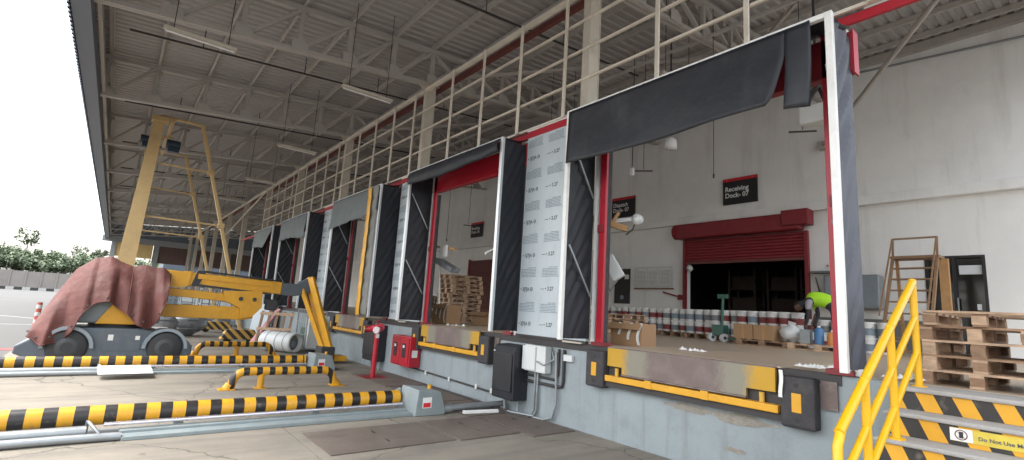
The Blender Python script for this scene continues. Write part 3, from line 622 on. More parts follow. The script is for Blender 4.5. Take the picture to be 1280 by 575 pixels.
# ------------------------------------------------------------------ dock openings
CENT = [-3.56, -8.95, -14.30, -20.70, -25.90]
HW = 1.83; SY = 5.22; ZT = 4.87
WH = ['nearest', 'second', 'third', 'fourth', 'farthest']
def side_curtain(xw, seed, flip=1, depth=.58, z0=1.36, z1=ZT-.02):
    def fn(u, v):
        y = SY+.03+u*depth; z = z0+(z1-z0)*v
        e = math.sin(u*math.pi)**.6 if 0 < u < 1 else 0
        ph = z-1.15*u+.16*nz(z*.7, u*1.5, seed)
        a_ = .4+.6*abs(nz(z*.6, u, seed+5))*1.6
        d = a_*(.026*math.sin(17*ph+seed)+.014*math.sin(29*ph+3*u+seed*2))+.02*nz(z*1.1, u*2, seed+9)
        return (xw+flip*d*e, y, z)
    return MB().grid(14, 110, fn)
for k, xc in enumerate(CENT):
    w_ = WH[k]
    xl, xr = xc-HW, xc+HW
    t = thing('dock_shelter', (xc, SY, DZ), '%s dock shelter from the camera, with black fabric sides and pale frame' % w_, 'dock shelter', 'dock shelters')
    for xx, s_ in ((xl, -1), (xr, 1)):
        pw = .034
        MB().box(xx-pw, xx+pw, SY-.03, SY+.03, DZ+.07, ZT).build('front_post', 'white_paint' if k == 0 else 'aluminium', t, bevel=.006, world=True)
        o = side_curtain(xx-.012*s_, k*3+s_, s_).build('side_curtain', 'blue_fabric' if (k == 0 and s_ == 1) else 'black_fabric', t, world=True)
        # scissor arms
        MB().bar((xx-.06*s_, SY+.05, 2.75), (xx-.06*s_, SY+.55, 2.0), .016, .024).build('arm', 'galv', t, world=True)
        MB().bar((xx-.06*s_, SY+.05, 4.35), (xx-.06*s_, SY+.55, 3.55), .016, .024).build('arm', 'galv', t, world=True)
    MB().box(xl+.035, xr-.035, SY-.03, SY+.03, ZT-.055, ZT-.003).build('top_bar', 'white_paint' if k == 0 else 'aluminium', t, world=True)
    MB().grid(14, 5, lambda u, v: (xl+u*2*HW, SY+.02+v*.6, ZT+.005+.10*v-.035*math.sin(v*math.pi)*(1+.4*math.sin(9*u)))).build('roof_fabric', 'black_fabric', t, world=True, thick=.004)
    # head curtain
    if k == 0:
        def fn(u, v):
            z = ZT-.03-v*(.84+.03*math.sin(u*5))
            xe = -2.15-(.17*max(0, (4.62-z)/.6)**1.2 if z < 4.62 else 0)
            if v > .9: xe -= .05*(v-.9)/.1
            x = xl+.02+(xe-xl)*u
            return (x, SY-.035-.05*v*v*(.6+.4*math.sin(u*7))-.03*v*nz(x*1.2, z*1.5), z)
        MB().grid(44, 16, fn).build('head_curtain', 'curtain_fabric', t, world=True, thick=.004)
        def fn(u, v):
            z = ZT-.03-v*.91; x = -2.145+u*(.25-.03*v)+.01*math.sin(v*4)
            return (x, SY-.035-.06*v*math.sin(2+u*2), z)
        MB().grid(7, 16, fn).build('torn_strip', 'curtain_fabric', t, world=True, thick=.004)
    elif k == 1:
        def fn(u, v):
            x = xl+.03+u*(2*HW-.06); z = ZT-.03-v*(.30+.05*math.sin(u*4)+.02*nz(x*2))
            return (x, SY-.035-.10*math.sin(v*2.6)*(.7+.3*nz(x*1.5, 3)), z)
        MB().grid(40, 8, fn).build('rolled_head_curtain', 'black_fabric', t, world=True, thick=.004)
    else:
        def fn(u, v):
            x = xl+.03+u*(2*HW-.06); hem = .86+.07*math.sin(u*5+k)+(.05*nz(x*3, k))
            if k == 4 and u > .72: hem = .86-.66*(u-.72)/.28
            if k == 2 and u > .72: hem = .86-.2*(u-.72)/.28
            z = ZT-.03-v*hem
            return (x, SY-.035-.07*v*(.5+.5*math.sin(u*6+k))-.04*v*nz(x*2, z*2, k), z)
        MB().grid(40, 12, fn).build('head_curtain', 'grey_fabric', t, world=True, thick=.004)
    if k == 2:   # bunched front curtain with a yellow stripe
        def fn(u, v):
            z = ZT-.06-v*3.42
            return (xr-.62+.58*u+.015*math.sin(z*1.5), SY-.05-.07*math.sin(u*math.pi)*(1+.55*abs(math.sin(z*7))), z)
        fc = MB().grid(24, 140, fn).build('front_curtain', 'curtain_grey', t, world=True, thick=.004)
        def fn2(u, v):
            z = ZT-.1-v*3.4
            return (xr-.44+.24*u+.012*math.sin(z*2), SY-.166-.012*math.sin(u*math.pi)-.01*abs(math.sin(z*7)), z)
        MB().grid(6, 140, fn2).build('yellow_stripe', 'yellow', fc, thick=.004)
    for q in range(9): MB().tube((xl+.2+q*.41, SY-.034, ZT-.03), (xl+.2+q*.41, SY-.029, ZT-.03), .011, 8).build('rivet', 'galv', t, world=True)
    # red door frame
    f = thing('door_frame', (xc, 5.86, DZ), 'red steel frame of the %s dock opening' % w_, 'door frame', 'red dock door frames')
    for s_ in (-1, 1):
        xj = xc+s_*1.60
        MB().box(xj-.06, xj+.06, 5.80, 5.85, DZ+.012, 5.0).build('jamb', 'red' if k < 2 else 'red_dull', f, bevel=.008, world=True)
        MB().box(xj-.055, xj+.055, 5.851, 5.94, DZ+.012, 4.4).build('edge_seal', 'rubber', f, world=True)
        MB().box(xj+s_*.085-.012, xj+s_*.085+.012, 5.79, 5.93, DZ+.012, 4.97).build('guide_track', 'aluminium', f, world=True)
        MB().box(xj+s_*.15-.04, xj+s_*.15+.04, 5.83, 5.90, DZ+.012, 4.97).build('packer', 'white_paint', f, world=True)
        MB().box(xj+s_*.02-.05, xj+s_*.02+.05, 5.775, 5.799, 3.0, 3.12).build('latch', 'red_dull', f, world=True)
        MB().box(xj-.12, xj+.12, 5.76, 5.96, DZ+.008, DZ+.06).build('foot_plate', 'red_dull', f, world=True)
    MB().box(xc-1.72, xc+1.84, 5.80, 5.93, 4.45, 4.91).build('head', 'red' if k == 1 else 'red_dull', f, bevel=.01, world=True)  # nearest head takes the duller red to paint in shade behind its curtain
    if k == 0: MB().box(xc+1.841, xc+1.86, 5.795, 5.935, 4.43, 4.92).build('skylit_end', 'red', f, world=True)  # brighter red paints open sky light onto the end of the head

# printed film panels between the shelters
GAPS = [(xr_, xl_) for xr_, xl_ in zip([c+HW for c in CENT[1:]], [c-HW for c in CENT[:-1]])]
for k, (x0, x1) in enumerate(GAPS):
    t = thing('wall_panel', ((x0+x1)/2, 5.80, DZ), 'white film covered wall panel with printed text, between the %s and %s shelters' % (WH[k], WH[k+1]), 'panel', 'printed panels between shelters')
    x0 += .04; x1 -= .015
    sh = MB().box(x0, x1, 5.785, 5.835, DZ+.05, 4.975).build('sheet', 'film', t, world=True)
    MB().box(x0-.012, x1+.012, 5.76, 5.84, DZ+.008, DZ+.05).build('sill_angle', 'pipe_dark', t, world=True)
    MB().box(x0, x1, 5.778, 5.838, 4.977, 5.10).build('red_cap', 'red', t, world=True)
    MB().box(x0-.012, x1, 5.765, 5.835, 5.1005, 5.125).build('cap_flashing', 'white_paint', t, world=True)
    rnd = random.Random(k); b = MB(); wd = x1-x0
    for r_ in range(6):
        zc = 1.62+r_*.61
        for (a, c) in ((.03/wd, .43/wd), (.60/wd, .98/wd), (1.16/wd, 1.5/wd)):
            for q in range(7):
                z = zc+.10+q*.026; xx = x0+wd*a; xe = x0+wd*(c if q else a+.25)
                if q == 6: xx = x0+wd*(a+.1)
                while xx < xe:
                    l_ = rnd.uniform(.03, .12); b.box(xx, min(xx+l_, xe), 5.7822, 5.7842, z, z+.012); xx += l_+.012
    b.build('fine_print', 'film_grey', sh)
    for r_ in range(7):
        zc = 1.62+r_*.61-.14
        if zc < 1.4: continue
        for (a, s__) in ((.03/wd, '\u2022 3J7JA \u0398'), (.58/wd, '\u2014 \u2022 3.27'), (1.12/wd, '\u2022 3J7J')):
            text(s__, .092, 'film_ink', t, (x0+wd*a-t.location.x+rnd.uniform(-.02, .02), 5.7838-5.80, zc-DZ+rnd.uniform(-.012, .012)), (R(90), rnd.uniform(-.02, .02), 0), sx=.95, name='printed_mark')
# fabric between grids and beside shelter at right end
# ------------------------------------------------------------------ levelers and bumpers
LC = [-3.70, -9.28, -15.0]
for k, xc in enumerate(LC):
    t = thing('dock_leveler', (xc, DY, DZ), '%s steel dock leveler with worn lip and yellow toe guards' % WH[k], 'dock leveler', 'dock levelers')
    hw = 1.19
    MB().box(xc-hw, xc+hw, DY-.06, DY+2.4, DZ+.006, DZ+.022).build('deck_plate', 'dock_floor', t, world=True)
    MB().prism([(-hw, DZ-.25), (-hw, DZ+.003), (hw-.04, DZ+.003), (hw-.04, DZ-.25), (hw-.36, DZ-.25), (hw-.36, DZ-.36), (-hw+.26, DZ-.36), (-hw+.26, DZ-.25)], 'Y', DY-.10, DY-.055).build('lip', 'lip_paint', t, bevel=.006).location = (0, -DY, -DZ)
    MB().tube((xc-hw+.26, DY-.10, DZ-.35), (xc+hw-.36, DY-.10, DZ-.35), .014, 8).build('lip_edge', 'lip_steel', t, world=True)
    MB().tube((xc-hw, DY-.075, DZ+.004), (xc+hw-.04, DY-.075, DZ+.004), .016, 8).build('hinge_rod', 'lip_steel', t, world=True)
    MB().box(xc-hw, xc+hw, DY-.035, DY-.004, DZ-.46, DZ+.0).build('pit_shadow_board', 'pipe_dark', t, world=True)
    MB().box(xc-hw, xc+hw, DY-.15, DY-.036, DZ-.455, DZ-.375).build('lip_keeper', 'yellow', t, bevel=.008, world=True)
    for q in (-.45, .35): MB().box(xc+q-.05, xc+q+.05, DY-.158, DY-.1505, DZ-.455, DZ-.355).build('keeper_bracket', 'yellow', t, world=True)
    MB().box(xc-hw-.12, xc+hw+.12, DY-.10, DY-.01, DZ-.535, DZ-.46).build('frame_angle', 'pipe_dark', t, world=True)
    MB().tube((xc-hw+.16, DY-.07, DZ-.38), (xc-hw+.16, DY-.07, DZ-.27), .03, 8).build('stop_pin', 'yellow_worn', t, world=True)
    MB().tube((xc+hw-.2, DY-.07, DZ-.38), (xc+hw-.2, DY-.07, DZ-.27), .03, 8).build('stop_pin', 'yellow_worn', t, world=True)
    for s_ in (-1, 1):
        xb = xc+s_*1.385
        bt = thing('dock_bumper', (xb, DY, .98), 'black rubber dock bumper with yellow tab at the %s side of the %s leveler' % (['far', 'near'][s_ > 0], WH[k]), 'bumper', 'rubber dock bumpers')
        MB().box(xb-.17, xb+.17, DY-.16, DY-.002, .70, 1.215).build('block', 'rubber', bt, bevel=.03, world=True)
        MB().box(xb-.05, xb+.045, DY-.168, DY-.158, .86, 1.05).build('yellow_tab', 'yellow', bt, bevel=.004, world=True)
        for q in (.79, 1.13): MB().tube((xb, DY-.163, q), (xb, DY-.14, q), .025, 10).build('bolt_hole', 'sign_black', bt, world=True)
        MB().box(xb+.18 if s_ > 0 else xb-.24, xb+.33 if s_ > 0 else xb-.18, DY-.03, DY-.002, .92, 1.2).build('backing_plate', 'lip_steel', bt, world=True)

# ------------------------------------------------------------------ things on the dock front
def black_box(x0, x1, label):
    t = thing('control_cabinet', ((x0+x1)/2, DY, .1), label, 'cabinet', 'black cabinets on the dock front')
    MB().prism([(DY-.32, .22), (DY-.34, 1.02), (DY-.28, 1.12), (DY-.003, 1.14), (DY-.003, .22)], 'X', x0, x1).build('housing', 'black_plastic', t, bevel=.018, world=True)
    MB().box(x0+.04, x1-.04, DY-.352, DY-.341, .36, .98).build('cover_panel', 'black_plastic', t, bevel=.008, world=True)
    MB().box(x0+.03, x0+.07, DY-.347, DY-.343, 1.0, 1.02).build('label_plate', 'paper', t, world=True)
    for q in (x0+.12, x1-.12): MB().tube((q, DY-.1, -.01), (q, DY-.1, .22), .03, 8).build('foot_pipe', 'galv', t, world=True)
black_box(-7.32, -6.72, 'tall black cabinet on the dock front next to the white junction box')
black_box(-13.2, -12.45, 'tall black cabinet on the dock front behind the red hydrant post')
jb = thing('junction_box', (-6.35, DY, .7), 'white plastic junction box with conduits on the dock front', 'junction box')
MB().box(-6.66, -6.14, DY-.16, DY-.02, .74, 1.17).build('box_body', 'white_plastic', jb, bevel=.012, world=True)
MB().box(-6.69, -6.36, DY-.19, DY-.161, .76, 1.15).build('lid', 'white_plastic', jb, bevel=.01, world=True)
MB().path([(-6.1, DY-.05, 1.1), (-6.02, DY-.07, .98), (-6.15, DY-.18, .88), (-6.3, DY-.2, .92)], .014, 6).build('cable', 'galv', jb, world=True)
MB().box(-5.83, -5.64, DY-.06, DY-.004, .98, 1.08).build('socket', 'white_plastic', jb, bevel=.008, world=True)
for i, x in enumerate((-6.48, -6.42)): MB().path([(x, DY-.05, .74), (x, DY-.05, .12), (x-.05, DY-.06, .02), (x-.5, DY-.2, .015)], .02, 8).build('conduit', 'galv', jb, world=True)
MB().path([(-6.0, DY-.05, 1.1), (-5.98, DY-.05, .7), (-5.96, DY-.05, .3), (-6.02, DY-.06, .08), (-6.2, DY-.08, .02), (-6.42, DY-.1, .015)], .02, 8).build('conduit', 'galv', jb, world=True)
MB().path([(-6.72, DY-.03, .56), (-5.96, DY-.03, .56), (-5.86, DY-.03, .58), (-5.84, DY-.03, .66), (-5.84, DY-.03, 1.15)], .026, 8).build('conduit', 'pipe_dark', jb, world=True)
MB().path([(-6.72, DY-.03, .66), (-6.0, DY-.03, .66), (-5.96, DY-.03, .75), (-5.96, DY-.03, 1.15)], .02, 8).build('conduit', 'pipe_dark', jb, world=True)
wc = thing('wall_cable_run', (-9, DY, .2), 'thin black conduit clipped along the foot of the dock wall', 'conduit')
MB().path([(-11.2, DY-.03, .34), (-11.15, DY-.03, .26), (-9, DY-.03, .23), (-7.35, DY-.03, .2)], .018, 6).build('conduit', 'pipe_dark', wc, world=True)
MB().tube((-7.62, DY-.03, .75), (-7.62, DY-.03, .2), .022, 8).build('drop_conduit', 'pipe_dark', wc, world=True)
for x in (-10.2, -9.2, -8.2, -7.7): MB().box(x-.03, x+.03, DY-.05, DY-.003, .19, .27).build('clip', 'white_plastic', wc, world=True)
MB().path([(-10.5, 5.62, .02), (-9.2, 5.64, .02), (-8.2, 5.58, .03), (-7.4, 5.5, .03), (-6.8, 5.45, .025), (-6.4, 5.6, .02)], .018, 6).build('loose_cable', 'pipe_dark', wc, world=True)
hc = thing('hose_cabinet', (-11.0, DY, .3), 'red fire hose cabinet with two windows on the dock front', 'hose cabinet')
MB().box(-11.5, -10.55, DY-.30, DY-.02, .30, .98).build('case', 'red', hc, bevel=.015, world=True)
for x in (-11.46, -11.02):
    d_ = MB().box(x, x+.42, DY-.32, DY-.302, .34, .94).build('cabinet_door', 'red', hc, bevel=.008, world=True)
    MB().box(x+.13, x+.29, DY-.328, DY-.3205, .50, .82).build('window', 'sign_black', d_).location = Vector((0, 0, 0))
    MB().box(x+.17, x+.25, DY-.334, DY-.3285, .72, .78).build('sticker', 'paper', d_)
MB().box(-10.548, -10.545, DY-.24, DY-.10, .52, .68).build('notice', 'paper', hc, world=True)
hp = thing('hydrant_post', (-11.3, 5.0, 0), 'red fire hydrant standpipe with twin outlets on the apron', 'hydrant')
MB().box(-.28, .28, -.28, .28, 0, .02).build('base_plate', 'red_dull', hp)
MB().tube((0, 0, .02), (0, 0, 1.1), .055, 14).build('standpipe', 'red', hp)
MB().tube((-.26, 0, 1.1), (.2, 0, 1.16), .085, 14).build('header', 'red', hp)
MB().tube((.15, 0, 1.12), (.26, -.12, 1.10), .07, 14).build('outlet', 'red', hp); MB().tube((.26, -.12, 1.10), (.30, -.165, 1.095), .078, 14).build('outlet_cap', 'chrome', hp)
MB().tube((-.2, 0, 1.1), (-.28, -.12, 1.08), .07, 14).build('outlet', 'red', hp); MB().tube((-.28, -.12, 1.08), (-.31, -.165, 1.075), .078, 14).build('outlet_cap', 'red_dull', hp)
MB().lathe([(.02, 0), (.08, 0), (.08, .015), (.02, .02)], (0, 0, 1.28), 12).tube((0, 0, 1.15), (0, 0, 1.3), .02, 8).build('valve_wheel', 'red_dull', hp); MB().box(.066, .07, -.05, .03, .9, 1.0).build('tag', 'paper', hp)

# ground cover plates
PL = [(-6.85, -5.75, 2.15, 3.8), (-6.85, -5.7, 3.83, 4.85), (-6.85, -5.45, 4.88, 5.7), (-8.1, -6.88, 4.75, 5.7), (-9.9, -8.15, 4.75, 5.7), (-11.9, -9.95, 4.7, 5.7)]
for i, (a, b_, c, d) in enumerate(PL):
    t = thing('cover_plate', ((a+b_)/2, (c+d)/2, 0), ['brown steel cover plate farthest from the dock wall', 'brown steel cover plate in front of the grey restraint box', 'brown steel cover plate below the white junction box', 'brown steel cover plate under the short white bar', 'brown steel cover plate behind the grey restraint box', 'brown steel cover plate around the hydrant foot'][i], 'plate', 'cover plates on the apron')
    MB().box(a+.008, b_-.008, c+.008, d-.008, .003, .014+.003*(i % 2)).build('plate', 'cover_steel', t, bevel=.003, world=True)
    for q in (.3, .7): MB().box(a+(b_-a)*q-.06, a+(b_-a)*q+.06, (c+d)/2-.012, (c+d)/2+.012, .0175, .0185).build('lifting_slot', 'sign_black', t, world=True)
wbp = MB().box(-.32, .32, -.03, .03, 0, .05).build('white_bar', 'paper', None, bevel=.008); wbp.location = (-7.0, 5.05, .018); wbp.rotation_euler.z = R(80); tag(wbp, 'short white bar lying on the brown cover plates', 'bar')
gp = thing('ground_pipe', (-7.1, 5, .06), 'grey pipe on the ground from the restraint box to the dock wall', 'pipe'); MB().tube((-7.25, 4.5, .08), (-7.3, 5.75, .08), .05, 10).build('pipe', 'galv', gp, world=True); MB().tube((-7.25, 4.48, .08), (-7.255, 4.62, .08), .07, 10).build('collar', 'galv', gp, world=True)
wp = MB().box(-.3, .3, -.42, .42, 0, .008).build('white_sheet', 'white_plastic'); wp.location = (-12.35, .42, .14); wp.rotation_euler = (0, R(8), R(3)); tag(wp, 'blank white sheet lying on the rail by the striped pipe', 'sheet')

# ------------------------------------------------------------------ truck wheel restraints (striped pipe + rail + box)
def restraint(x0, label, ye=3.92):
    t = thing('wheel_restraint', (x0, 0, 0), label, 'wheel restraint', 'wheel restraints on the apron')
    b = MB().tube((0, -4.2, .205), (0, ye, .205), .11, 24)
    b.build('striped_pipe', 'haz_pipe', t)
    for y in (-2.6, .28, ye-.03): MB().tube((0, y-.02, .205), (0, y+.02, .205), .1135, 24).build('pipe_collar', 'yellow', t)
    for y in (-3, -1, .9, 2.6): MB().box(-.05, .05, y-.05, y+.05, .016, .11).build('pipe_support', 'rail_paint', t)
    MB().box(.16, .30, .3, ye+.05, .0, .075).build('track_step', 'rail_paint', t, bevel=.006)
    MB().box(.302, .50, .32, ye+.05, .0, .045).build('track_base', 'rail_paint', t, bevel=.006)
    MB().box(-.16, .158, -4.2, ye+.02, .001, .014).build('bed_plate', 'galv', t)
    MB().tube((.20, .15, .135), (.20, ye-.02, .135), .024, 12).build('drive_rod', 'chrome', t)
    MB().path([(.13, .0, .02), (.13, .0, .17), (.23, .02, .17), (.3, .12, .06)], .017, 8).build('rod_bracket', 'galv', t)
    MB().tube((.25, -4.2, .075), (.22, .0, .075), .06, 12).build('conduit', 'galv', t)
    MB().path([(.42, -4.2, .045), (.44, -1.4, .05), (.43, -.2, .05), (.44, .32, .045)], .045, 10).build('conduit', 'galv', t)
    bx = MB().prism([(ye+.02, .0), (ye+.56, .0), (ye+.56, .1), (ye+.46, .36), (ye+.06, .40)], 'X', .0, .58).build('gear_box', 'rail_paint', t, bevel=.012)
    MB().prism([(ye-.02, .05), (ye+.05, .05), (ye+.05, .34), (ye-.02, .3)], 'X', -.1, -.005).build('end_plate', 'rail_paint', t)
    s_ = MB().box(.5815, .583, ye+.14, ye+.30, .12, .28).build('warning_label', 'paper', bx)
    MB().box(.5832, .584, ye+.155, ye+.285, .13, .20).build('red_field', 'red_print', t)
    MB().tube((.3, ye+.4, .36), (.3, ye+.4, .43), .035, 10).build('beacon', 'yellow', t)
    return t
restraint(-7.78, 'striped yellow and black wheel restraint nearest the camera')
restraint(-13.15, 'striped yellow and black wheel restraint beside the boom lift', 4.0)
def hoop(x0, y0, y1, label, mids=()):
    t = thing('hoop_barrier', (x0, (y0+y1)/2, 0), label, 'barrier', 'low striped hoop barriers')
    r = .22; pts = [(x0, y0, 0)]
    for q in range(7): a = R(15*q); pts.append((x0, y0+.08+r*(1-math.cos(a)), .09+r*math.sin(a)))
    for q in range(7): a = R(90-15*q); pts.append((x0, y1-.08-r*(1-math.cos(a)), .09+r*math.sin(a)))
    pts.append((x0, y1, 0))
    MB().path(pts, .075, 16).build('hoop_pipe', 'haz_hoop', t, world=True)
    for y in (y0, y1): MB().box(x0-.13, x0+.13, y-.13, y+.13, 0, .015).build('foot_plate', 'yellow', t, world=True); MB().tube((x0, y, .0), (x0, y+(.05 if y == y0 else -.05), .09), .078, 14).build('foot_sleeve', 'yellow', t, world=True)
    for y in mids: MB().tube((x0, y, 0), (x0, y, .28), .06, 12).build('support', 'yellow', t, world=True); MB().box(x0-.1, x0+.1, y-.1, y+.1, 0, .012).build('foot_plate', 'yellow', t, world=True)
hoop(-10.45, 1.86, 3.86, 'low striped hoop barrier between the two long restraints', (2.42,))
hoop(-16.2, 1.95, 4.0, 'low striped hoop barrier behind the farther restraint, beside the lift', (3.0,))

# ------------------------------------------------------------------ boom lift under tarpaulin
bl = thing('boom_lift', (-16, .2, 0), 'grey and yellow articulated boom lift parked on the apron', 'boom lift')
XN, XF = -15.2, -16.9
ch = MB().prism([(-1.5, .25), (-1.48, .40), (-1.15, .62), (-.85, .80), (.75, .80), (1.62, .60), (1.8, .42), (1.8, .2), (1.5, .16), (-1.3, .16)], 'X', XF+.08, XN-.06).build('chassis', 'lift_grey', bl, bevel=.03, world=True)
MB().box(XN-.058, XN-.05, .0, .72, .30, .70).build('side_door', 'lift_grey', ch, bevel=.004).location = (0, 0, 0)
for (y, z, a, c) in ((.08, .58, .1, .13), (.60, .60, .09, .09), (.88, .56, .09, .06), (1.02, .52, .12, .14), (1.3, .50, .09, .07)):
    MB().box(XN-.049, XN-.046, y, y+a, z-.05, z-.05+c).build('decal', 'paper', ch)
for y in (-.62, 1.22):
    for x in (XN-.12, XF+.12):
        wh = MB().lathe([(.12, -.13), (.33, -.13), (.37, -.09), (.37, .09), (.33, .13), (.12, .13)], (x, y, .375), 28, 'X').build('wheel', 'tyre', bl, world=True)
        MB().lathe([(.03, -.12), (.2, -.14), (.23, -.10), (.23, .10), (.2, .14), (.03, .12)], (x, y, .375), 20, 'X').build('rim', 'hub', wh)
    b = MB(); n = 14; vs = []
    for xx in (XN-.3, XN+.03):
        for rr in (.40, .47):
            for k in range(n): a = math.pi*k/(n-1); vs.append((xx, y+rr*math.cos(a), .36+rr*math.sin(a)))
    fs = []
    for k in range(n-1):
        fs += [(k, k+1, n+k+1, n+k), (2*n+k, 3*n+k, 3*n+k+1, 2*n+k+1), (n+k, n+k+1, 3*n+k+1, 3*n+k), (k, 2*n+k, 2*n+k+1, k+1)]
    b.add(vs, fs); b.build('fender', 'lift_light', bl, world=True)
MB().tube((-16.05, .2, .80), (-16.05, .2, .88), .55, 28).build('turntable', 'tyre', bl, world=True)
tu = MB().prism([(-.85, .88), (-.75, 1.75), (1.0, 1.9), (1.05, .92)], 'X', -16.7, -15.52).build('turret_cover', 'lift_light', bl, bevel=.04, world=True)
MB().prism([(-.22, .88), (.12, 1.45), (.95, 1.0), (.95, .88)], 'X', -15.518, -15.42).build('counterweight', 'yellow', bl, bevel=.02, world=True)
MB().box(-15.42, -15.41, .55, .88, .91, 1.03).build('decal', 'paper', bl, world=True)
bx_ = -16.0
MB().prism([(.6, 1.08), (3.0, 1.06), (3.25, 1.12), (3.0, 1.40), (.6, 1.38)], 'X', bx_-.13, bx_+.13).build('lower_boom', 'yellow', bl, bevel=.02, world=True)
MB().prism([(2.45, 1.55), (2.85, 1.38), (2.9, 1.1), (3.2, 1.16), (3.42, 1.42), (3.38, 1.86), (2.4, 1.8)], 'X', bx_-.2, bx_-.14).build('knuckle_plate', 'yellow', bl, world=True)
kp = MB().prism([(2.45, 1.55), (2.85, 1.38), (2.9, 1.1), (3.2, 1.16), (3.42, 1.42), (3.38, 1.86), (2.4, 1.8)], 'X', bx_+.14, bx_+.2).build('knuckle_plate', 'yellow', bl, world=True)
for y, z in ((2.85, 1.62), (3.2, 1.62)): MB().tube((bx_+.19, y, z), (bx_+.23, y, z), .055, 12).build('pivot_pin', 'tyre', bl, world=True)
MB().bar((bx_, .7, 1.72), (bx_, 2.7, 1.62), .24, .2).build('mid_boom', 'yellow', bl, bevel=.02, world=True)
MB().bar((bx_, .6, 2.08), (bx_, 3.9, 1.98), .30, .34).build('upper_boom', 'yellow', bl, bevel=.025, world=True)
MB().bar((bx_+.165, 1.75, 2.13), (bx_+.165, 3.65, 2.06), .03, .13).build('boom_inset', 'yellow', bl, world=True)
MB().prism([(1.62, 1.88), (1.72, 2.27), (1.9, 2.29), (3.7, 2.20), (3.7, 2.165), (1.92, 2.245), (1.80, 1.93), (3.6, 1.815), (3.6, 1.78)], 'X', bx_-.16, bx_+.178).build('boom_edge_guard', 'tyre', bl, world=True)
MB().prism([(1.05, 1.85), (1.1, 2.2), (1.6, 2.25), (1.55, 1.86), (1.3, 1.80)], 'X', bx_+.152, bx_+.19).build('boom_cheek', 'yellow', bl, world=True)
MB().prism([(3.85, 1.80), (3.85, 2.12), (4.35, 2.14), (4.62, 2.32), (4.85, 2.2), (4.7, 1.88), (4.3, 1.78)], 'X', bx_-.12, bx_+.12).build('jib_joint', 'lift_grey', bl, bevel=.02, world=True)
for dx in (-.16, .16): MB().bar((bx_+dx, 4.70, 2.34), (bx_+dx+1.0, 5.25, .16), .11, .2).build('jib_arm', 'yellow', bl, bevel=.012, world=True)
MB().bar((bx_+.05, 4.5, 2.0), (bx_+1.0, 5.05, .3), .07, .14).build('jib_link', 'yellow', bl, bevel=.01, world=True)
MB().tube((bx_, 4.4, 2.2), (bx_, 5.0, 1.8), .03, 8).build('hose', 'tyre', bl, world=True)
MB().box(-15.3, -14.75, 4.9, 5.3, .08, .45).build('rotator', 'tyre', bl, bevel=.03, world=True)
MB().box(-15.2, -14.5, 4.25, 4.85, .05, .19).build('platform_frame', 'yellow', bl, bevel=.02, world=True)
MB().box(-15.4, -14.8, 5.25, 5.7, .06, .2).build('platform_frame', 'yellow', bl, bevel=.02, world=True)
MB().box(-16.15, -15.85, 3.55, 3.85, 1.35, 1.65).build('lamp_box', 'tyre', bl, bevel=.04, world=True)

LS = (.944, .944, .985)
for o_ in (bl,): o_.location = [a*b__ for a, b__ in zip(o_.location, LS)]; o_.scale = LS
tp = thing('tarpaulin', (-16, 0, .3), 'faded maroon tarpaulin draped over the boom lift turret', 'tarpaulin')
def itp(t, pts):
    for (a, va), (b_, vb) in zip(pts, pts[1:]):
        if t <= b_: 
            q = (t-a)/(b_-a); return va+(vb-va)*q
    return pts[-1][1]
TOP = [(0, 1.0), (.10, 1.55), (.2, 2.08), (.33, 2.36), (.46, 2.42), (.56, 2.36), (.66, 2.24), (.8, 2.28), (.93, 2.28), (1, 2.14)]
BOT = [(0, .60), (.10, .40), (.2, .48), (.28, .70), (.34, 1.05), (.42, 1.34), (.54, 1.40), (.66, 1.12), (.78, .88), (.86, .80), (.92, 1.0), (1, 1.45)]
def fn(u, v):
    y = -1.22+2.36*u
    zt_, zb_ = itp(u, TOP), itp(u, BOT)
    fold = abs(math.sin(u*15+2.2*nz(u*3, 2)+.8*v))*1.6-1+.35*math.sin(u*47+2+3*v)
    if v < .62:      # near side, from hem to ridge
        q = v/.62; z = zb_+(zt_-zb_)*(q**.92); out = (1-q)
        x = -15.42+.28*out-.42*q**3+.075*fold*(out**.6)*(.4+out)
        yy = y-.10*out*(1-u)**2+.03*math.sin(u*30)*out
    else:
        q = (v-.62)/.38; z = zt_-(zt_-1.25)*q**1.6*.8; x = -15.84-1.0*q-.03*fold*q; yy = y
    z += .045*nz(y*3, v*6, 1)+.012*fold*(v if v < .62 else 1)
    return (x, yy, z)
MB().grid(110, 60, fn).build('cloth', 'tarp', tp, world=True, thick=.006)
rope = []
for q in range(40):
    u_ = q/39; x_, y_, z_ = fn(u_, 0); rope.append((x_+.006, y_, z_+.012))
MB().path(rope, .013, 6).build('hem_rope', 'tarp', tp, world=True)
for q in range(9):
    x_, y_, z_ = fn(.05+q*.11, .045); MB().lathe([(.012, -.006), (.026, -.006), (.026, .006), (.012, .006)], (x_+.012, y_, z_), 10, 'X').build('eyelet', 'hub', tp, world=True)
sm_ = [fn(.66, q/30*.6) for q in range(31)]
MB().path([(a+.008, b__, c_) for a, b__, c_ in sm_], .009, 5).build('seam', 'tarp', tp, world=True)
tp.location = [a*b__ for a, b__ in zip(tp.location, LS)]; tp.scale = LS

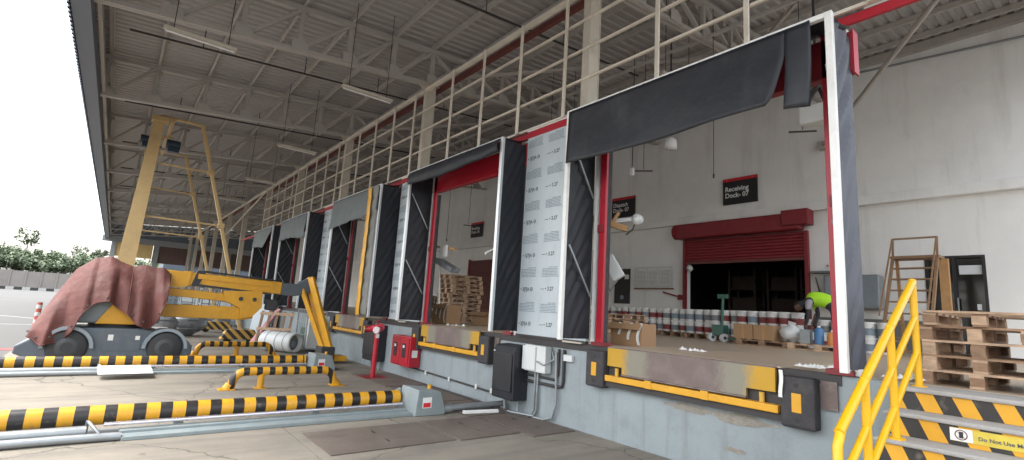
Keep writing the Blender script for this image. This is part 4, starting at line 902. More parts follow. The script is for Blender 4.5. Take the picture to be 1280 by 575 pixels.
# ------------------------------------------------------------------ gantry crane
gc = thing('gantry_crane', (-23, 2, 0), 'tall yellow gantry crane with sloping legs standing under the canopy', 'crane')
for x, th in ((-20.5, 1), (-25.8, .9)):
    n_ = 'box_leg'
    b = MB(); vs = []
    for (y, z, hw, hd) in ((.12, .4, .25, .2), (.20, 2.45, .235, .2), (.40, 7.55, .15, .15)):
        vs += [(x-hd, y-hw, z), (x+hd, y-hw, z), (x+hd, y+hw, z), (x-hd, y+hw, z)]
    b.add(vs, [(0, 1, 5, 4), (1, 2, 6, 5), (2, 3, 7, 6), (3, 0, 4, 7), (4, 5, 9, 8), (5, 6, 10, 9), (6, 7, 11, 10), (7, 4, 8, 11), (3, 2, 1, 0), (8, 9, 10, 11)])
    b.build('box_leg', 'gantry_yellow', gc, world=True)
    MB().bar((x, 1.66, 7.6), (x, 3.82, .45), .11, .12).build('tube_leg', 'gantry_yellow', gc, bevel=.01, world=True)
    MB().box(x-.17, x+.17, .18, .68, 7.36, 7.55).build('head_bracket', 'gantry_yellow', gc, bevel=.02, world=True)
    MB().box(x-.05, x+.05, .4, 1.75, 7.555, 7.63).build('head_beam', 'gantry_yellow', gc, bevel=.01, world=True)
    for z in (5.95, 4.1, 2.3):
        y1 = 1.66+(7.6-z)/7.15*2.16
        MB().bar((x, .3, z), (x, y1, z), .05, .05).build('cross_tie', 'gantry_yellow', gc, world=True)
        MB().box(x-.09, x+.09, y1-.11, y1+.09, z-.09, z+.09).build('clamp_plate', 'gantry_yellow', gc, world=True)
    for y in (.12, 3.82):
        MB().prism([(y-.62, .12), (y-.45, .46), (y+.45, .46), (y+.62, .12)], 'X', x-.2, x+.2).build('wheel_housing', 'haz_block', gc, bevel=.015, world=True)
        for q in (-.38, .38): MB().tube((x-.08, y+q, .14), (x+.08, y+q, .14), .14, 16).build('track_wheel', 'tyre', gc, world=True)
MB().box(-26.0, -20.4, .72, .84, 7.48, 7.552).box(-26.0, -20.4, .765, .795, 7.40, 7.48).build('runway_beam', 'gantry_yellow', gc, world=True)
for x, y, z in ((-22.6, .20, 7.18), (-22.2, .98, 7.1)):
    MB().tube((x, y-.22, z), (x, y+.22, z), .16, 20).build('hoist_motor', 'blue_motor', gc, world=True); MB().box(x-.16, x+.16, y-.15, y+.2, z-.3, z-.15).build('hoist_frame', 'blue_motor', gc, world=True)
    MB().bar((x, y, z+.2), (x, .78, 7.4), .05, .05).build('hanger', 'gantry_yellow', gc, world=True)

# ------------------------------------------------------------------ clutter behind the lift and under the canopy
rl = thing('white_fabric_roll', (-17.3, 4.3, .36), 'large roll of white sheeting lying on the ground', 'roll')
prof = [(.12, -.72), (.33, -.74), (.36, -.68), (.36, .66), (.34, .74), (.30, .72), (.28, .55), (.05, .5)]
MB().lathe([(.05, -.7)]+prof, (0, 0, 0), 28, 'Y').build('roll_body', 'white_plastic', rl)
for y in (-.4, .05, .42): MB().lathe([(.361, -.02), (.366, -.01), (.366, .01), (.361, .02)], (0, y, 0), 28, 'Y').build('wrap_band', 'film_grey', rl)
MB().tube((0, .56, 0), (0, .58, 0), .27, 24).build('hollow_shade', 'skirting', rl); MB().tube((.05, .50, -.05), (.05, .66, -.05), .12, 14).build('inner_roll', 'film_grey', rl)  # dark disc painted in as shade inside the hollow roll end
rl.rotation_euler.z = R(-58); rl.scale = (.85, .85, .85); rl.location = (-17.2, 4.4, .32)
def crate_frame(x, y, a, label):
    t = thing('slatted_hurdle', (x, y, 0), label, 'hurdle')
    t.rotation_euler = (R(-18), 0, a)
    for q in range(5): MB().box(-.5+q*.25-.04, -.5+q*.25+.04, -.02, .02, 0, 1.25).build('slat', 'wood', t)
    for z in (.1, .6, 1.15): MB().box(-.58, .58, -.045, -.021, z-.05, z+.05).build('cross_slat', 'wood_pale', t)
crate_frame(-19.0, 4.55, R(60), 'slatted wooden hurdle leaning behind the white roll')
cg = thing('wire_cage', (-17.4, 5.35, 0), 'small wire cage trolley beside the dock wall behind the jib', 'cage')
for x in (-.55, .55):
    for y in (-.3, .3): MB().tube((x, y, .1), (x, y, 1.35), .02, 8).build('corner_post', 'galv', cg)
for z in (.15, .55, .95, 1.35):
    for y in (-.3, .3): MB().tube((-.55, y, z), (.55, y, z), .014, 6).build('wire_rail', 'galv', cg)
for q in range(6): MB().tube((-.44+q*.176, -.3, .15), (-.44+q*.176, -.3, 1.35), .008, 6).build('wire', 'galv', cg)
MB().box(-.55, .55, -.3, .3, .1, .13).build('cage_floor', 'galv', cg)
MB().box(-.4, .0, -.2, .2, .13, .75).build('green_load', 'green', cg); MB().box(.05, .45, -.2, .2, .13, 1.1).build('white_load', 'white_plastic', cg)
pb = MB().box(-.13, .13, -.03, .03, 0, 1.55).build('leaning_board', 'pink_board'); pb.location = (-19.5, 4.0, .0); pb.rotation_euler = (R(-35), 0, R(15)); tag(pb, 'pinkish board leaning behind the boom lift arm', 'board')
cs = thing('sheet_stack', (-24.5, 5.2, 0), 'pale corrugated sheets standing against the dock wall behind the gantry', 'sheets')
for i in range(4):
    MB().grid(40, 2, lambda u, v: (-1.4+2.8*u, .1*i+.035*math.sin(u*60)+.16*v, 1.5*v-.0), False).build('corrugated_sheet', 'film', cs, thick=.006)
pw_ = [(-22.5, 1.6, .34, 'front'), (-23.3, 2.5, .42, 'middle'), (-24.2, 1.5, .36, 'rear')]
for i, (x, y, r, d) in enumerate(pw_):
    t = thing('wrapped_bundle', (x, y, 0), '%s of the plastic wrapped grey bundles behind the boom lift' % d, 'bundle', 'wrapped bundles')
    MB().grid(26, 14, lambda u, v: (r*1.15*math.cos(u*6.2832)*(math.sin(.25+v*2.7))*(1+.15*nz(u*9, v*5, i)), r*1.5*math.sin(u*6.2832)*(math.sin(.25+v*2.7))*(1+.15*nz(u*9, v*5, i+4)), .95*v+.02+.05*nz(u*7, v*7, i+8))).build('wrap', 'plastic_wrap', t)
    for z in (.3, .65): MB().lathe([(r*1.25, -.01), (r*1.27, 0), (r*1.25, .01)], (0, 0, z), 20).build('strap', 'galv', t)
wk = thing('white_rail_stand', (-19.6, .9, 0), 'low white metal stand on the ground beyond the lift', 'stand')
for y in (-.6, .6): MB().tube((0, y, 0), (0, y, .5), .03, 8).build('leg', 'white_paint', wk)
MB().bar((0, -.65, .5), (0, .65, .5), .06, .06).build('top_rail', 'white_paint', wk); MB().bar((0, -.65, .25), (0, .65, .25), .04, .04).build('lower_rail', 'white_paint', wk)
dp = thing('delineator_post', (-24.6, -1.95, 0), 'red and white banded delineator post left of the tarpaulin', 'post')
MB().tube((0, 0, .06), (0, 0, 1.0), .09, 14, .075).build('post_body', 'post_rw', dp); MB().lathe([(.05, 0), (.22, 0), (.2, .05), (.1, .07)], (0, 0, -.03), 16).build('base', 'tyre', dp)
# far stuff under the canopy end
for i, (x, y, sx_, h) in enumerate(((-31, 4.9, 1.4, 1.5), (-33.5, 4.4, 1.1, 1.9), (-37, 4.6, 1.5, 1.3), (-42, 4.2, 1.3, 1.7), (-30, 2.7, .9, 1.0))):
    t = thing('equipment_rack', (x, y, 0), 'grey equipment rack stored far under the canopy, %s from the shelters' % ORD[i], 'rack', 'racks stored under the far canopy')
    for a in (-sx_/2, sx_/2):
        for b_ in (-.4, .4): MB().tube((a, b_, 0), (a, b_, h), .035, 8).build('upright', 'rail_paint', t)
    for z in (.2, h*.55, h-.03): MB().box(-sx_/2, sx_/2, -.42, .42, z, z+.05).build('shelf', 'galv', t)
    MB().box(-sx_*.35, sx_*.3, -.3, .3, .25, h*.5).build('load', ['plastic_wrap', 'white_plastic', 'cardboard', 'galv', 'plastic_wrap'][i], t)
fe = thing('canopy_end_frame', (-66.2, 4, 0), 'pale end beam and brown cladding closing the far end of the canopy', 'end frame')
MB().box(-.15, .15, -5.6, 12, 2.35+4, 2.95+4).build('beam', 'galv', fe)
MB().box(-.1, .1, -1.2, 12, 4.5, 6.345).build('cladding', 'end_cladding', fe)
MB().prism([(-5.4, 6.96), (12, 6.96), (12, zr(16)-.02), (-5.4, zr(-1.4)-.02)], 'X', -.09, .09).build('gable_cladding', 'lift_grey', fe)
MB().box(-.1, .1, -4.4, -1.25, 4.9, 6.345).build('yellow_cladding', 'far_yellow', fe)
for y in (-4.6, -.9, 2.4, 6): MB().box(-.25, .25, y-.2, y+.2, -.03, 6.345).build('post', 'galv', fe)
fb = thing('far_building', (-84, 22, 0), 'long dark grey building far beyond the end of the dock', 'building')
MB().box(-.2, 8, -17.5, 40, -.05, 7.2).build('wall', 'lift_grey', fb); MB().box(-.6, 8.4, -17.9, 40, 7.2, 7.6).build('roof', 'galv', fb)
for i in range(6): MB().box(-.26+8.4, 8.26, -15+i*6, -11.5+i*6, 0, 4.2).build('door', 'end_cladding', fb)
for i in range(6): MB().box(8.2, 8.27, -15+i*6, -13+i*6, 5, 6.2).build('window', 'glass_dark', fb)
sc_ = thing('slatted_screen', (-69, 3, 0), 'open slatted fence beyond the far end of the canopy', 'fence')
for i in range(34): MB().box(-.05, .05, i*.5-5, .13+i*.5-5, -.03, 3.9).build('slat', 'rail_paint', sc_)
for z in (.8, 3.2): MB().box(.055, .12, -5.3, 12, z, z+.12).build('rail', 'rail_paint', sc_)

# ------------------------------------------------------------------ pallets
PW, PL_ = .80, 1.2
def pmesh(name, b, m='wood'):
    me = b.mesh(name); me.materials.append(MATS[m]); return me
pal = {}
for m_ in ('wood', 'wood_pale'):
    pal[m_] = dict(board=pmesh('board', MB().box(-.4, .4, -.06, .06, 0, .02), m_), stringer=pmesh('stringer', MB().box(-.05, .05, -.6, .6, 0, .02), m_),
                   block=pmesh('block', MB().box(-.05, .05, -.07, .07, 0, .075), m_), runner=pmesh('runner', MB().box(-.05, .05, -.6, .6, 0, .02), m_))
def pallet(loc, rz, label, group, rnd, mats=('wood', 'wood_pale')):
    t = thing('wooden_pallet', loc, label, 'pallet', group, rz)
    M_ = lambda: pal[rnd.choice(mats)]
    for x in (-.35, 0, .35):
        link('runner', M_()['runner'], t, loc=(x, 0, .0)); link('stringer', M_()['stringer'], t, loc=(x, 0, .0955))
        for y in (-.53, 0, .53): link('block', M_()['block'], t, loc=(x+rnd.uniform(-.006, .006), y, .0203))
    for y in (-.54, -.27, 0, .27, .54): link('board', M_()['board'], t, loc=(rnd.uniform(-.006, .006), y+rnd.uniform(-.02, .02), .116), rot=(0, 0, rnd.uniform(-.012, .012)))
    return t
rnd = random.Random(4)
LV = ['bottom', 'second', 'third', 'fourth', 'topmost']
for k in range(5):
    pallet((-.97+rnd.uniform(-.04, .04), 6.72+rnd.uniform(-.03, .03), DZ+.005+k*.1365), rnd.uniform(-.03, .03), '%s wooden pallet of the stack at the head of the stairs' % (LV[k] if k in (0, 4) else LV[k]+' from the bottom,'), 'pallets stacked at the stair head', rnd)
for k in range(5):
    pallet((-.1+rnd.uniform(-.03, .03), 6.78+rnd.uniform(-.03, .03), DZ+.005+k*.1365), rnd.uniform(-.03, .03), '%s wooden pallet of the stack at the right frame edge' % (LV[k] if k in (0, 4) else LV[k]+' from the bottom,'), 'pallets stacked at the frame edge', rnd)
# pallets under the bucket rows
ROW = [(-12.6, 14.0), (-11.7, 13.9), (-10.8, 13.8), (-9.9, 13.7), (-9.0, 13.55), (-8.1, 13.4), (-7.2, 13.2), (-6.35, 13.0), (-5.5, 12.85)]
bid = 0
bm_body = MB().lathe([(.118, 0), (.14, .30)], n=16).mesh('body'); bm_body.materials.append(MATS['bucket_white'])
bands = []
for mn in ('bucket_red', 'bucket_grey', 'film_grey'):
    me = MB().lathe([(.128, .05), (.1405, .20)], n=16).mesh('label_band'); me.materials.append(MATS[mn]); bands.append(me)
bm_lid = MB().lathe([(.148, .295), (.152, .305), (.152, .33), (.135, .34), (.13, .33)], n=16).mesh('lid'); bm_lid.materials.append(MATS['bucket_white'])
bm_han = MB().path([(-.148, 0, .27), (-.12, -.11, .2), (0, -.165, .17), (.12, -.11, .2), (.148, 0, .27)], .005, 5).mesh('handle'); bm_han.materials.append(MATS['galv'])
def bucket(loc, label, grp, rnd):
    t = thing('paint_bucket', loc, label, 'bucket', grp, rnd.uniform(-.5, .5))
    link('body', bm_body, t); link('label_band', bands[rnd.choice((0, 0, 1, 2))], t); link('lid', bm_lid, t); link('handle', bm_han, t)
for i, (x, y) in enumerate(ROW):
    pallet((x, y+.45, DZ+.005), rnd.uniform(-.04, .04), '%s pallet from the cartons in the row under the white buckets' % ORD[len(ROW)-1-i], 'pallets under the buckets', rnd, ('wood',))
    for lv in (0, 1):
        for q in range(3):
            bucket((x-.29+q*.29, y+.04, DZ+.005+.137+lv*.342), 'white bucket, %s from the black poster in the %s layer of the row' % (ordw(i*3+q), ['lower', 'upper'][lv]), '%s layer buckets' % ['lower', 'upper'][lv], rnd)
# worker pallet with goods
wpal = pallet((-4.35, 12.05, DZ+.005), R(90)+.03, 'pallet of mixed goods at the feet of the bending worker', 'single pallets', rnd, ('wood_pale',))
pallet((-5.55, 12.15, DZ+.005), R(90), 'pallet loaded with two brown cartons beside the green trolley', 'single pallets', rnd, ('wood',))
pz = DZ+.005+.1365
for i, x in enumerate((-5.98, -5.5)):
    c_ = MB().box(-.23, .23, -.2, .2, 0, .34).build('carton', 'cardboard', None, bevel=.006); c_.location = (x, 11.95, pz); tag(c_, ['brown carton on the pallet next to the green trolley', 'brown carton on the pallet next to the white sack'][i], 'carton', 'cartons on the pallet')
    MB().box(-.03, .03, -.202, -.2005, .0, .34).build('tape', 'orange_wood', c_)
for i in range(6): bucket((-3.6-i*.3, 13.3, DZ+.006+.0), 'white bucket on the floor behind the bending worker, %s from the cabinet side' % ORD[i], 'buckets behind the worker', rnd)
for i in range(6): bucket((-3.6-i*.3, 13.3, DZ+.006+.342), 'white bucket stacked on another behind the bending worker, %s from the cabinet side' % ORD[i], 'stacked buckets behind the worker', rnd)
sk = thing('white_sack', (-4.98, 11.95, pz), 'bulging white sack on the pallet in front of the worker', 'sack')
MB().grid(20, 12, lambda u, v: ((.24*math.cos(u*6.283))*math.sin(.2+v*2.75)*(1+.2*nz(u*6, v*4)), .2*math.sin(u*6.283)*math.sin(.2+v*2.75)*(1+.2*nz(u*6, v*4, 5)), .38*v+.04*nz(u*5, v*5, 2))).build('bag', 'white_plastic', sk)
MB().tube((0, 0, .33), (.03, 0, .44), .05, 8, .09).build('tied_neck', 'white_plastic', sk)
cn = thing('blue_can', (-4.36, 11.8, pz), 'blue can on the pallet by the worker', 'can'); MB().lathe([(.09, 0), (.09, .30), (.06, .33), (.03, .36)], n=14).build('body', 'blue', cn); MB().lathe([(.035, .35), (.035, .39)], n=10).build('cap', 'white_plastic', cn)
cn = thing('orange_jug', (-4.1, 11.78, pz), 'orange jug on the pallet by the worker', 'jug'); MB().lathe([(.08, 0), (.1, .06), (.1, .22), (.04, .28)], n=14).build('body', 'orange', cn); MB().lathe([(.03, .275), (.03, .32)], n=10).build('cap', 'white_plastic', cn)
cn = thing('grey_tin', (-4.62, 11.82, pz), 'square grey tin on the pallet by the worker', 'tin'); MB().box(-.1, .1, -.08, .08, 0, .3).build('body', 'galv', cn, bevel=.01); MB().tube((0, 0, .3), (0, 0, .34), .03, 8).build('cap', 'tyre', cn)
# stacked pallets left of the buckets, behind the red jamb
for k in range(4): pallet((-9.05, 11.0, DZ+.005+k*.1365), R(90)+rnd.uniform(-.06, .06), '%s pallet of the short stack behind the carton with torn tape' % (LV[k] if k in (0,) else LV[k]+' level'), 'short pallet stack', rnd)
# second dock interior stack
for k in range(10): pallet((-13.95+rnd.uniform(-.05, .05), 8.9+rnd.uniform(-.05, .05), DZ+.005+k*.15), rnd.uniform(-.04, .04), '%s pallet from the floor in the tall stack inside the second dock' % ORD[k], 'tall pallet stack', rnd, ('wood_pale',))
for k in range(6): pallet((-16.3+rnd.uniform(-.06, .06), 8.7+rnd.uniform(-.05, .05), DZ+.005+k*.1365), rnd.uniform(-.08, .08), '%s pallet from the floor in the darker stack beside the red jamb' % ORD[k], 'darker pallet stack', rnd, ('wood',))

def carton(loc, s, rz, label, strips=True):
    t = thing('cardboard_box', loc, label, 'box', 'open cartons on the dock', rz)
    MB().box(-s[0]/2, s[0]/2, -s[1]/2, s[1]/2, 0, s[2]).build('body', 'cardboard', t, bevel=.006)
    MB().prism([(-s[1]/2-.002, s[2]), (-s[1]/2-.10, s[2]-.10), (-s[1]/2-.105, s[2]-.095), (-s[1]/2, s[2]+.006)], 'X', -s[0]/2, s[0]/2).build('flap', 'cardboard', t)
    if strips:
        for i, x in enumerate((-s[0]*.22, s[0]*.1, s[0]*.40)):
            MB().grid(3, 10, lambda u, v: (x+u*.05+.03*math.sin(v*4+i), -s[1]/2-.012-.02*math.sin(v*3), s[2]*1.02-v*s[2]*(.55+.2*i)), True).build('torn_tape', 'paper', t)
carton((-5.3, 6.8, DZ+.005), (.60, .42, .36), .08, 'large open brown carton just inside the nearest dock opening')
carton((-11.55, 7.0, DZ+.005), (.66, .45, .5), .05, 'brown carton with torn tape inside the second dock opening')
carton((-11.6, 8.35, DZ+.005), (.8, .5, .36), .0, 'plain brown carton at the foot of the tall pallet stack', False)
def litter(name, pts, label, seed, mt='paper'):
    rnd = random.Random(seed); b = MB()
    for (x0, x1, y0, y1, n) in pts:
        for k in range(n):
            x, y = rnd.uniform(x0, x1), rnd.uniform(y0, y1); r = rnd.uniform(.02, .05)
            vs = [(x+r*rnd.uniform(.5, 1.3)*math.cos(a), y+r*rnd.uniform(.5, 1.3)*math.sin(a), DZ+.03) for a in (0, 1.05, 2.1, 3.14, 4.2, 5.2)]+[(x, y, DZ+.03+r*rnd.uniform(.4, 1.2))]
            b.add(vs, [(0, 1, 6), (1, 2, 6), (2, 3, 6), (3, 4, 6), (4, 5, 6), (5, 0, 6)])
    tag(b.build(name, mt), label, 'litter', kind='stuff')
litter('litter', [(-2.5, -2.02, 6.05, 6.3, 40), (-1.65, -1.35, 5.9, 6.4, 30), (-4.4, -4.0, 6.6, 6.9, 14), (-5.7, -5.5, 6.2, 6.5, 14), (-10.2, -9.8, 6.2, 6.5, 10)], 'scraps of white paper scattered on the dock edge', 3)
rg = thing('hanging_paper_strip', (-2.48, DY-.17, 1.0), 'torn white paper strip hanging over the dock edge by the near bumper', 'paper strip')
MB().grid(3, 10, lambda u, v: (u*.04+.01*math.sin(v*5), -.01-.01*math.sin(v*4), .27-v*.28), True).build('strip', 'paper', rg)

# green hand pallet truck
ht = thing('hand_pallet_truck', (-6.75, 12.1, DZ+.005), 'green hand pallet truck standing in front of the buckets', 'pallet truck')
MB().tube((.02, .05, .18), (.03, .12, 1.12), .035, 10).build('tiller', 'green', ht); MB().box(-.12, .17, .09, .15, 1.08, 1.2).build('grip', 'green', ht, bevel=.02)
MB().prism([(-.12, .15), (-.1, .42), (.15, .42), (.18, .15)], 'X', -.16, .16).build('pump_housing', 'green', ht, bevel=.02)
MB().bar((0, 0, .1), (1.1, .2, .1), .16, .06).build('fork', 'green', ht); MB().bar((0, .3, .1), (1.1, .52, .1), .16, .06).build('fork', 'green', ht)
for x in (-.16, .16):
    wl_ = MB().tube((x-.035, -.06, .105), (x+.035, -.1, .105), .105, 18).build('wheel', 'white_plastic', ht); MB().tube((x-.04, -.058, .105), (x+.04, -.104, .105), .04, 10).build('hub', 'tyre', wl_)

# rolling ladder
ld = thing('rolling_ladder', (-3.3, 14.6, DZ), 'brown rolling step ladder in front of the glazed door', 'ladder')
for x in (-.42, .42):
    MB().bar((x, -1.25, .02), (x, .05, 2.27), .05, .09).build('stringer', 'ladder_wood', ld); MB().bar((x, .55, .02), (x, .35, 2.27), .06, .06).build('rear_leg', 'orange_wood', ld)
    MB().bar((x, .05, 2.27), (x, .12, 2.75), .04, .04).build('rail_post', 'ladder_wood', ld); MB().bar((x, -1.2, .85), (x, .08, 2.74), .03, .03).build('hand_rail', 'ladder_wood', ld)
    MB().bar((x, -1.0, .3), (x, .5, .3), .04, .04).build('brace', 'ladder_wood', ld)
for k in range(8): y = -1.2+k*.155; MB().box(-.4, .4, y-.02, y+.16, .1+k*.27, .13+k*.27).build('tread', 'ladder_wood', ld)
MB().box(-.46, .46, -.02, .5, 2.25, 2.31).build('platform', 'ladder_wood', ld); MB().bar((-.42, .12, 2.74), (.42, .12, 2.74), .04, .04).build('top_bar', 'ladder_wood', ld)
MB().box(.38, .55, .3, .42, .02, 2.25).build('side_board', 'orange_wood', ld)

# dock lights on swing arms, hanging devices
dl = thing('dock_light', (-5.3, 6.2, 3.2), 'round white dock lamp on an orange swing arm at the red jamb', 'dock light')
MB().bar((-5.55, 6.0, 3.30), (-5.15, 6.4, 3.14), .07, .09).build('lower_arm', 'orange_wood', dl, world=True)
MB().bar((-5.38, 6.3, 3.27), (-5.02, 6.45, 3.30), .06, .06).build('upper_arm', 'white_plastic', dl, world=True)
MB().bar((-5.36, 6.25, 3.22), (-5.30, 6.35, 3.42), .05, .05).build('post', 'orange_wood', dl, world=True)
MB().lathe([(.03, .10), (.075, .06), (.09, -.04), (.02, -.06)], (-4.95, 6.4, 3.28), 18, 'Y').build('lamp_head', 'white_plastic', dl, world=True)
MB().path([(-5.0, 6.42, 3.24), (-5.05, 6.4, 3.12), (-5.17, 6.4, 3.05)], .012, 6).build('lamp_cable', 'pipe_dark', dl, world=True)
ds = thing('document_box', (-5.33, 6.3, 2.5), 'tilted white document box hanging on a cable behind the red jamb', 'box')
b = MB().box(-.10, .10, -.04, .04, -.20, .20).build('case', 'white_plastic', ds, bevel=.01); b.rotation_euler = (0, R(-32), R(20))
MB().path([(-.1, 0, .1), (-.12, -.05, -.15), (-.02, -.05, -.38), (.08, 0, -.2)], .012, 6).build('cable', 'galv', ds); MB().box(-.16, -.11, -.02, .03, .15, .5).build('hanger', 'wood_pale', ds)
d2 = thing('dock_light', (-10.7, 6.2, 3.0), 'orange swing arm with white tags inside the second dock opening', 'dock light')
MB().bar((-11.15, 6.2, 3.22), (-10.25, 6.3, 3.1), .06, .06).build('arm', 'orange_wood', d2, world=True)
MB().box(-11.1, -10.9, 6.15, 6.17, 2.95, 3.22).build('tag', 'paper', d2, world=True); MB().box(-10.8, -10.45, 6.2, 6.22, 2.92, 3.2).build('tag', 'paper', d2, world=True)
MB().bar((-11.0, 6.3, 2.86), (-10.4, 6.45, 2.60), .3, .12).build('lamp_hood', 'plastic_wrap', d2, world=True); MB().tube((-10.85, 6.25, 2.85), (-10.7, 6.25, 1.78), .025, 8).build('lamp_stem', 'white_paint', d2, world=True)
def drop(x, y, z, ztop, label, kind=0):
    t = thing('ceiling_pendant', (x, y, z), label, 'pendant', 'pendants hanging from the dock roof')
    MB().tube((0, 0, .05), (0, 0, ztop-z), .008 if kind else .012, 6).build('cord', 'pipe_dark', t)
    if kind == 0: MB().box(-.05, .05, -.04, .04, -.1, .1).build('plug', 'white_plastic', t, bevel=.02)
    elif kind == 1: MB().bar((-.22, -.05, .04), (.22, .05, -.02), .02, .03).build('cross_bar', 'pipe_dark', t)
    else: MB().tube((0, 0, -.03), (0, 0, .06), .02, 8).build('hook', 'pipe_dark', t)
drop(-7.54, 9.5, 5.25, 8.4, 'cord with a white plug hanging in the nearest dock opening')
drop(-7.2, 9.5, 5.2, 8.4, 'cord with a small cross bar hanging beside the white plug', 1)
drop(-5.41, 9.5, 4.75, 8.6, 'thin cord hanging beside the receiving sign', 2)
drop(-3.66, 9.5, 5.29, 8.5, 'cord with a cross bar hanging below the torn curtain strip', 1)
drop(-13.9, 9.0, 4.45, 8.4, 'cord with a cross bar hanging in the second dock opening', 1)
drop(-15.6, 9.2, 4.1, 8.4, 'thin cord hanging near the jamb of the second dock opening', 2)
fl = thing('flood_light', (-3.4, 9.5, 5.58), 'white flood light on a dark bracket above the dock behind the torn strip', 'flood light')
MB().box(-.28, .28, -.15, .15, -.2, .15).build('lamp_case', 'white_plastic', fl, bevel=.04); MB().bar((-.2, 0, .2), (.15, 0, .75), .06, .08).build('bracket', 'pipe_dark', fl); MB().bar((.15, 0, .2), (-.1, .2, .85), .06, .08).build('bracket', 'pipe_dark', fl); MB().tube((0, 0, .6), (0, 0, 2.9), .025, 8).build('drop_rod', 'pipe_dark', fl)
fl = thing('round_lamp', (-6.47, 9.5, 5.72), 'pale round lamp under a dark bracket seen below the near curtain', 'lamp')
MB().lathe([(.06, .14), (.14, .08), (.15, -.12), (.05, -.15)], n=16).build('lamp_head', 'white_plastic', fl); MB().tube((0, 0, .2), (0, 0, 2.6), .02, 8).build('drop_rod', 'pipe_dark', fl); MB().bar((-.5, 0, .3), (.5, 0, .35), .06, .07).build('bracket', 'pipe_dark', fl)
wcord = thing('pull_cord', (-7.6, 5.7, 3), 'white rope end dangling by the frame of the second dock opening', 'rope')
MB().path([(-7.5, 5.75, 3.2), (-7.75, 5.72, 3.0), (-7.85, 5.7, 2.88), (-8.05, 5.7, 2.83)], .018, 6).build('rope', 'white_plastic', wcord, world=True); MB().tube((-8.04, 5.7, 2.84), (-8.1, 5.7, 2.80), .028, 8).build('knot', 'white_plastic', wcord, world=True)
# storage inside the third opening
cb = thing('wall_locker', (-19.3, 8.6, DZ+.005), 'pale locker seen through the third dock opening', 'locker')
MB().box(-.55, .55, -.3, .3, 0, 1.9).build('case', 'wall_white', cb, bevel=.01); MB().box(-.5, -.02, -.32, -.301, .05, 1.85).build('locker_door', 'white_plastic', cb); MB().box(.02, .5, -.32, -.301, .05, 1.85).build('locker_door', 'white_plastic', cb); MB().box(-.2, .1, -.33, -.321, 1.0, 1.4).build('poster', 'skirting', cb)

# ------------------------------------------------------------------ worker
def skin(name, pts, edges, rad, material, parent, root=0, sub=2):
    me = bpy.data.meshes.new(name); me.from_pydata(pts, edges, []); o = bpy.data.objects.new(name, me); C.objects.link(o); o.parent = parent
    me.materials.append(MATS[material])
    m = o.modifiers.new('skin', 'SKIN'); m.use_smooth_shade = True
    if not me.skin_vertices: 
        bm = bmesh.new(); bm.from_mesh(me); bm.verts.layers.skin.verify(); bm.to_mesh(me); bm.free()
    for i, v in enumerate(me.skin_vertices[0].data):
        v.radius = (rad[i], rad[i]) if not isinstance(rad[i], tuple) else rad[i]; v.use_root = i == root
    s_ = o.modifiers.new('sub', 'SUBSURF'); s_.levels = sub; s_.render_levels = sub
    return o
wk = thing('person', (-4.22, 12.35, DZ+.005), 'person in a bright yellow-green vest bending over the pallet', 'person')
# faces -X, bending at the hips
P = [(0, 0, .92), (-.10, 0, 1.02), (-.28, 0, 1.10), (-.46, 0, 1.11), (-.58, 0, 1.07), (-.66, 0, 1.0), (-.74, -.0, .95),
     (.02, -.1, .86), (.03, -.11, .48), (.05, -.12, .09), (-.10, -.12, .04),
     (.02, .1, .86), (-.03, .12, .48), (-.0, .13, .09), (-.15, .13, .04),
     (-.46, -.19, 1.04), (-.46, -.22, .76), (-.55, -.16, .52), (-.46, .19, 1.04), (-.42, .21, .76), (-.50, .14, .52)]
Eg = [(0, 1), (1, 2), (2, 3), (3, 4), (4, 5), (5, 6), (0, 7), (7, 8), (8, 9), (9, 10), (0, 11), (11, 12), (12, 13), (13, 14), (3, 15), (15, 16), (16, 17), (3, 18), (18, 19), (19, 20)]
Rd = [.13, .14, .145, .14, .07, .08, .095, .095, .065, .045, .04, .095, .065, .045, .04, .06, .045, .03, .06, .045, .03]
skin('body', P, Eg, Rd, 'trousers', wk)
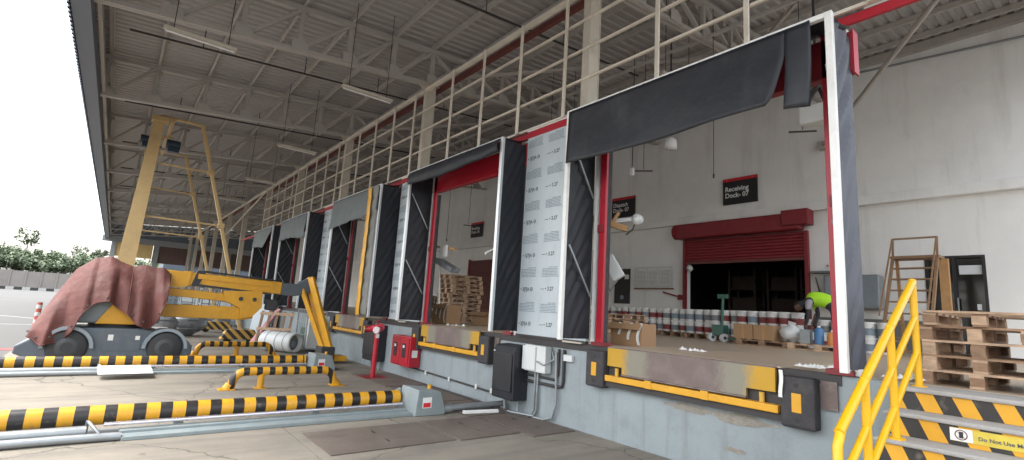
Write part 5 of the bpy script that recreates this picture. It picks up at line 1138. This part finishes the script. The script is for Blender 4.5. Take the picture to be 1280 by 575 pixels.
skin('vest', [(.03, 0, .98), (-.12, 0, 1.06), (-.3, 0, 1.125), (-.46, 0, 1.125), (-.56, 0, 1.08)], [(0, 1), (1, 2), (2, 3), (3, 4)], [.15, .17, .18, .185, .10], 'hi_vis', wk)
skin('reflective_band', [(-.20, 0, 1.093), (-.245, 0, 1.108)], [(0, 1)], [.183, .185], 'galv', wk, sub=1)
for s_ in (-1, 1):
    skin('sleeve', [(-.44, s_*.14, 1.1), (-.46, s_*.2, 1.0), (-.46, s_*.225, .86)], [(0, 1), (1, 2)], [.085, .075, .062], 'shirt' if s_ < 0 else 'hi_vis', wk)
    skin('forearm', [(-.455, s_*.222, .82), (-.47, s_*.21, .74), (-.54, s_*.16, .55)], [(0, 1), (1, 2)], [.046, .045, .034], 'skin', wk)
    hp_ = Vector((-.55, s_*.155, .50))
    skin('hand', [(-.54, s_*.16, .55), (-.55, s_*.155, .48), (-.57, s_*.13, .40), (-.555, s_*.15, .39), (-.545, s_*.165, .40), (-.535, s_*.175, .42), (-.59, s_*.15, .45)], [(0, 1), (1, 2), (1, 3), (1, 4), (1, 5), (1, 6)], [.03, .034, .010, .010, .010, .009, .010], 'skin', wk, root=1)
hd = skin('head', [(-.62, 0, 1.04), (-.70, 0, .98), (-.77, 0, .915), (-.81, 0, .86)], [(0, 1), (1, 2), (2, 3)], [.055, .085, .095, .07], 'skin', wk)
skin('hair', [(-.66, 0, 1.05), (-.755, 0, 1.0), (-.84, 0, .925)], [(0, 1), (1, 2)], [.06, .088, .06], 'hair', wk)
skin('nose', [(-.755, 0, .83), (-.775, 0, .79)], [(0, 1)], [.02, .012], 'skin', wk, sub=1)
for s_ in (-1, 1): skin('ear', [(-.70, s_*.095, .95), (-.72, s_*.105, .92)], [(0, 1)], [.022, .018], 'skin', wk, sub=1)
for s_ in (-1, 1): MB().lathe([(.005, -.012), (.012, 0), (.005, .012)], (-.825, s_*.035, .83), 8, 'Z').build('eye', 'hair', wk)
for (a, c) in ((.045, -.12), (-.005, .13)):
    skin('shoe', [(a, c, .05), (a-.08, c, .045), (a-.19, c, .035)], [(0, 1), (1, 2)], [.055, .05, .04], 'tyre', wk)
